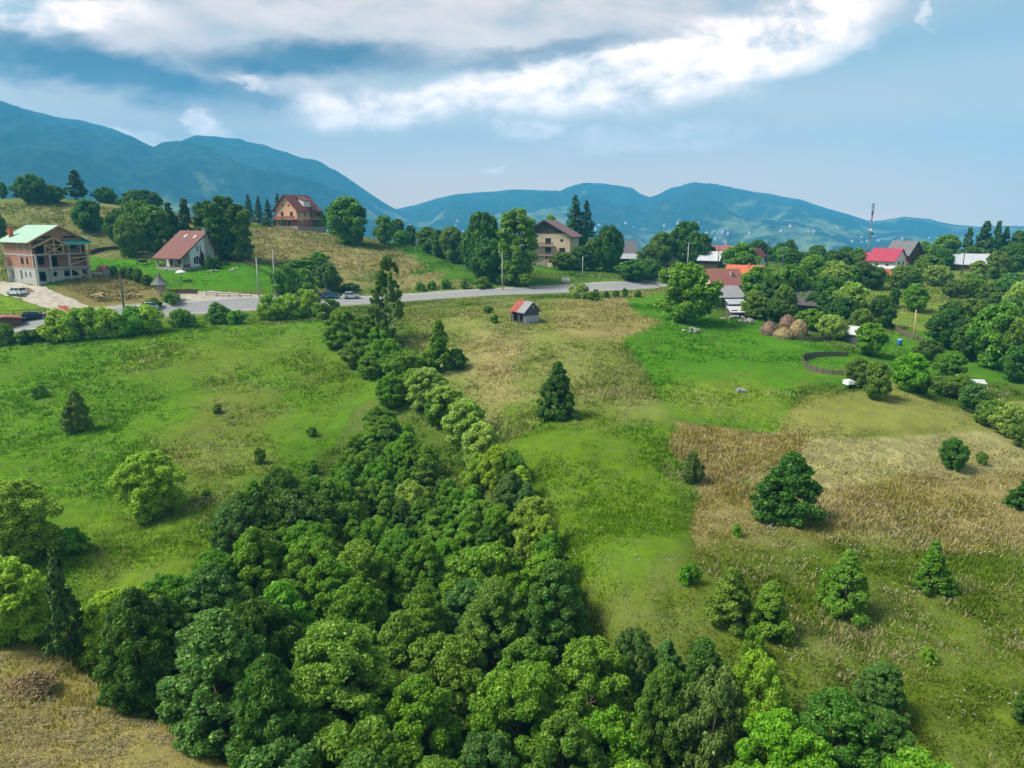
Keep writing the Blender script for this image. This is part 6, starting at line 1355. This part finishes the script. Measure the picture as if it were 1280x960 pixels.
def grass():
    rn, x, y, r = scatter(370000, 27, 290, 5); ok = ~near_road(x, y); x, y, r = x[ok], y[ok], r[ok]; z = H(x, y)
    c, st, tf = zone_cols(x, y, z); n1_ = fbm(x / 2.2, y / 2.2, 3, 51); pick = (rn.random(len(x)) < np.clip(tf * 1.15 * (.35 + n1_ * 1.3), 0, 1)) & (tf > .18)
    x, y, r, z, c, st, tf = x[pick], y[pick], r[pick], z[pick], c[pick], st[pick], tf[pick]; n = len(x)
    patch = fbm(x / 5, y / 5, 4, 52) + .35 * (fbm(x / .9, y / .9, 2, 53) - .5)
    isst = rn.random(n) < np.clip(st * 1.05 + (patch - .5) * 1.6 * (st > .1) - .14, 0, .9)
    sc_ = np.array([.48, .40, .20]); base = np.where(isst[:, None], sc_ * .75 + c * .3, c * np.array([1.02, 1.12, .7])) * (rn.uniform(.5, 1.4, n) * (.8 + .4 * fbm(x / .7, y / .7, 2, 88)))[:, None]
    K = 4; hgt = (.06 + .12 * tf * rn.uniform(.3, 1.5, n)) * np.where(isst, 1.15, 1.) * (1 + r / 140); wd = (.035 + r * .0011)
    V = []; a0 = rn.uniform(0, 6.283, n)
    for k in range(K):
        a = a0 + k * 1.57 + rn.uniform(-.5, .5, n); sp = rn.uniform(.2, 1.6, n) * hgt; ox = rn.normal(0, .10, n) * (1 + r / 90); oy = rn.normal(0, .10, n) * (1 + r / 90); dx, dy = np.cos(a), np.sin(a)
        b0 = np.c_[x + ox - dy * wd * .5, y + oy + dx * wd * .5, z - .12]; b1 = np.c_[x + ox + dy * wd * .5, y + oy - dx * wd * .5, z - .12]; tp = np.c_[x + ox + dx * sp, y + oy + dy * sp, z + hgt]
        V.append(np.stack([b0, b1, tp], 1))
    V = np.concatenate(V).reshape(-1, 3); Fc = np.arange(len(V)).reshape(-1, 3); me = npmesh('meadow_grass', V, Fc, [BM_]); cc = np.repeat(np.tile(base, (K, 1)), 3, 0); vattr(me, 'zone', cc); tag(mkobj('meadow_grass', me), kind='stuff')
grass()
FLW = [((1120, 700), 170, 70, 1.), ((1060, 840), 120, 60, .9), ((1200, 800), 120, 90, .6), ((960, 655), 60, 16, 1.6), ((190, 650), 80, 45, 1.0), ((140, 610), 60, 30, .8), ((400, 408), 60, 12, 1.2), ((330, 425), 80, 12, .5), ((60, 420), 80, 10, .7), ((290, 575), 50, 30, .5), ((640, 440), 60, 30, .5), ((720, 650), 80, 80, .18), ((430, 450), 60, 20, .6), ((1100, 640), 120, 20, 1.2)]
def flowers():
    rn, x, y, r = scatter(150000, 28, 150, 9); z = H(x, y); u, v = proj(x, y, z); p = np.zeros(len(x))
    for (cu, cv), su, sv, k in FLW: p = np.maximum(p, k * np.exp(-((u - cu) / su) ** 2 - ((v - cv) / sv) ** 2))
    cl = sstep(.5, .72, fbm(x / 1.6, y / 1.6, 3, 61)) * .75 + .03; ok = (rn.random(len(x)) < p * cl * .8) & ~near_road(x, y); x, y, r, z = x[ok], y[ok], r[ok], z[ok]; n = len(x)
    s = rn.uniform(.02, .062, n) * (.75 + r / 110); hgt = rn.uniform(.2, .4, n); ring = []
    for k in range(5): a = 2 * math.pi * k / 5; ring.append(np.c_[x + np.cos(a) * s, y + np.sin(a) * s, z + hgt + rn.normal(0, .012, n)])
    V = np.stack(ring, 1).reshape(-1, 3); i = np.arange(n) * 5; Fc = np.concatenate([np.c_[i, i + 1, i + 2], np.c_[i, i + 2, i + 3], np.c_[i, i + 3, i + 4]]); me = npmesh('wildflowers', V, Fc, [BM_]); yel = rn.random(n) < .06
    col = np.where(yel[:, None], np.array([.6, .48, .05]), np.array([.50, .51, .43])) * rn.uniform(.7, 1.1, n)[:, None]; vattr(me, 'zone', np.repeat(col, 5, 0)); tag(mkobj('wildflowers', me), kind='stuff')
flowers()
def cut_hay():
    rn, x, y, r = scatter(520000, 27, 110, 15); z = H(x, y); u, v = proj(x, y, z); hp = [(1000,546),(1120,548),(1220,540),(1750,560),(1750,598),(1180,602),(1100,613),(1020,613),(930,600),(985,575)]
    near = inpoly(u, v, HAYNEAR) > 3; strip = (inpoly(u, v, hp) > 1) | ((inpoly(u, v, [(972,540),(985,505),(1010,485),(1060,478),(1110,470),(1180,500),(1750,560),(1750,575),(1000,548)]) > 2) & (rn.random(len(x)) < .35)); dens = fbm(x / 1.3, y / 1.3, 4, 71); ok = (near & (rn.random(len(x)) < sstep(.38, .62, dens) * .8)) | (strip & (rn.random(len(x)) < .25 + .75 * sstep(.4, .6, dens)))
    x, y, r, z = x[ok], y[ok], r[ok], z[ok]; n = len(x); a = fbm(x / 1.8, y / 1.8, 2, 72) * 12 + rn.normal(0, .55, n); l_ = rn.uniform(.12, .4, n); w_ = .010 + r * .00035; zz = z + rn.uniform(.02, .11, n); dx, dy = np.cos(a), np.sin(a); bend = rn.normal(0, .08, n)
    V = np.stack([np.c_[x - dx * l_ / 2, y - dy * l_ / 2, zz - .03], np.c_[x + dy * w_ + bend, y - dx * w_, zz + .02], np.c_[x + dx * l_ / 2, y + dy * l_ / 2, zz - .02], np.c_[x - dy * w_ + bend, y + dx * w_, zz + .02]], 1).reshape(-1, 3)
    me = npmesh('cut_hay', V, np.arange(4 * n).reshape(-1, 4), [BM_]); col = np.array([.40, .34, .18]) * rn.uniform(.55, 1.25, n)[:, None]; vattr(me, 'zone', np.repeat(col, 4, 0)); tag(mkobj('cut_hay', me), kind='stuff')
cut_hay()
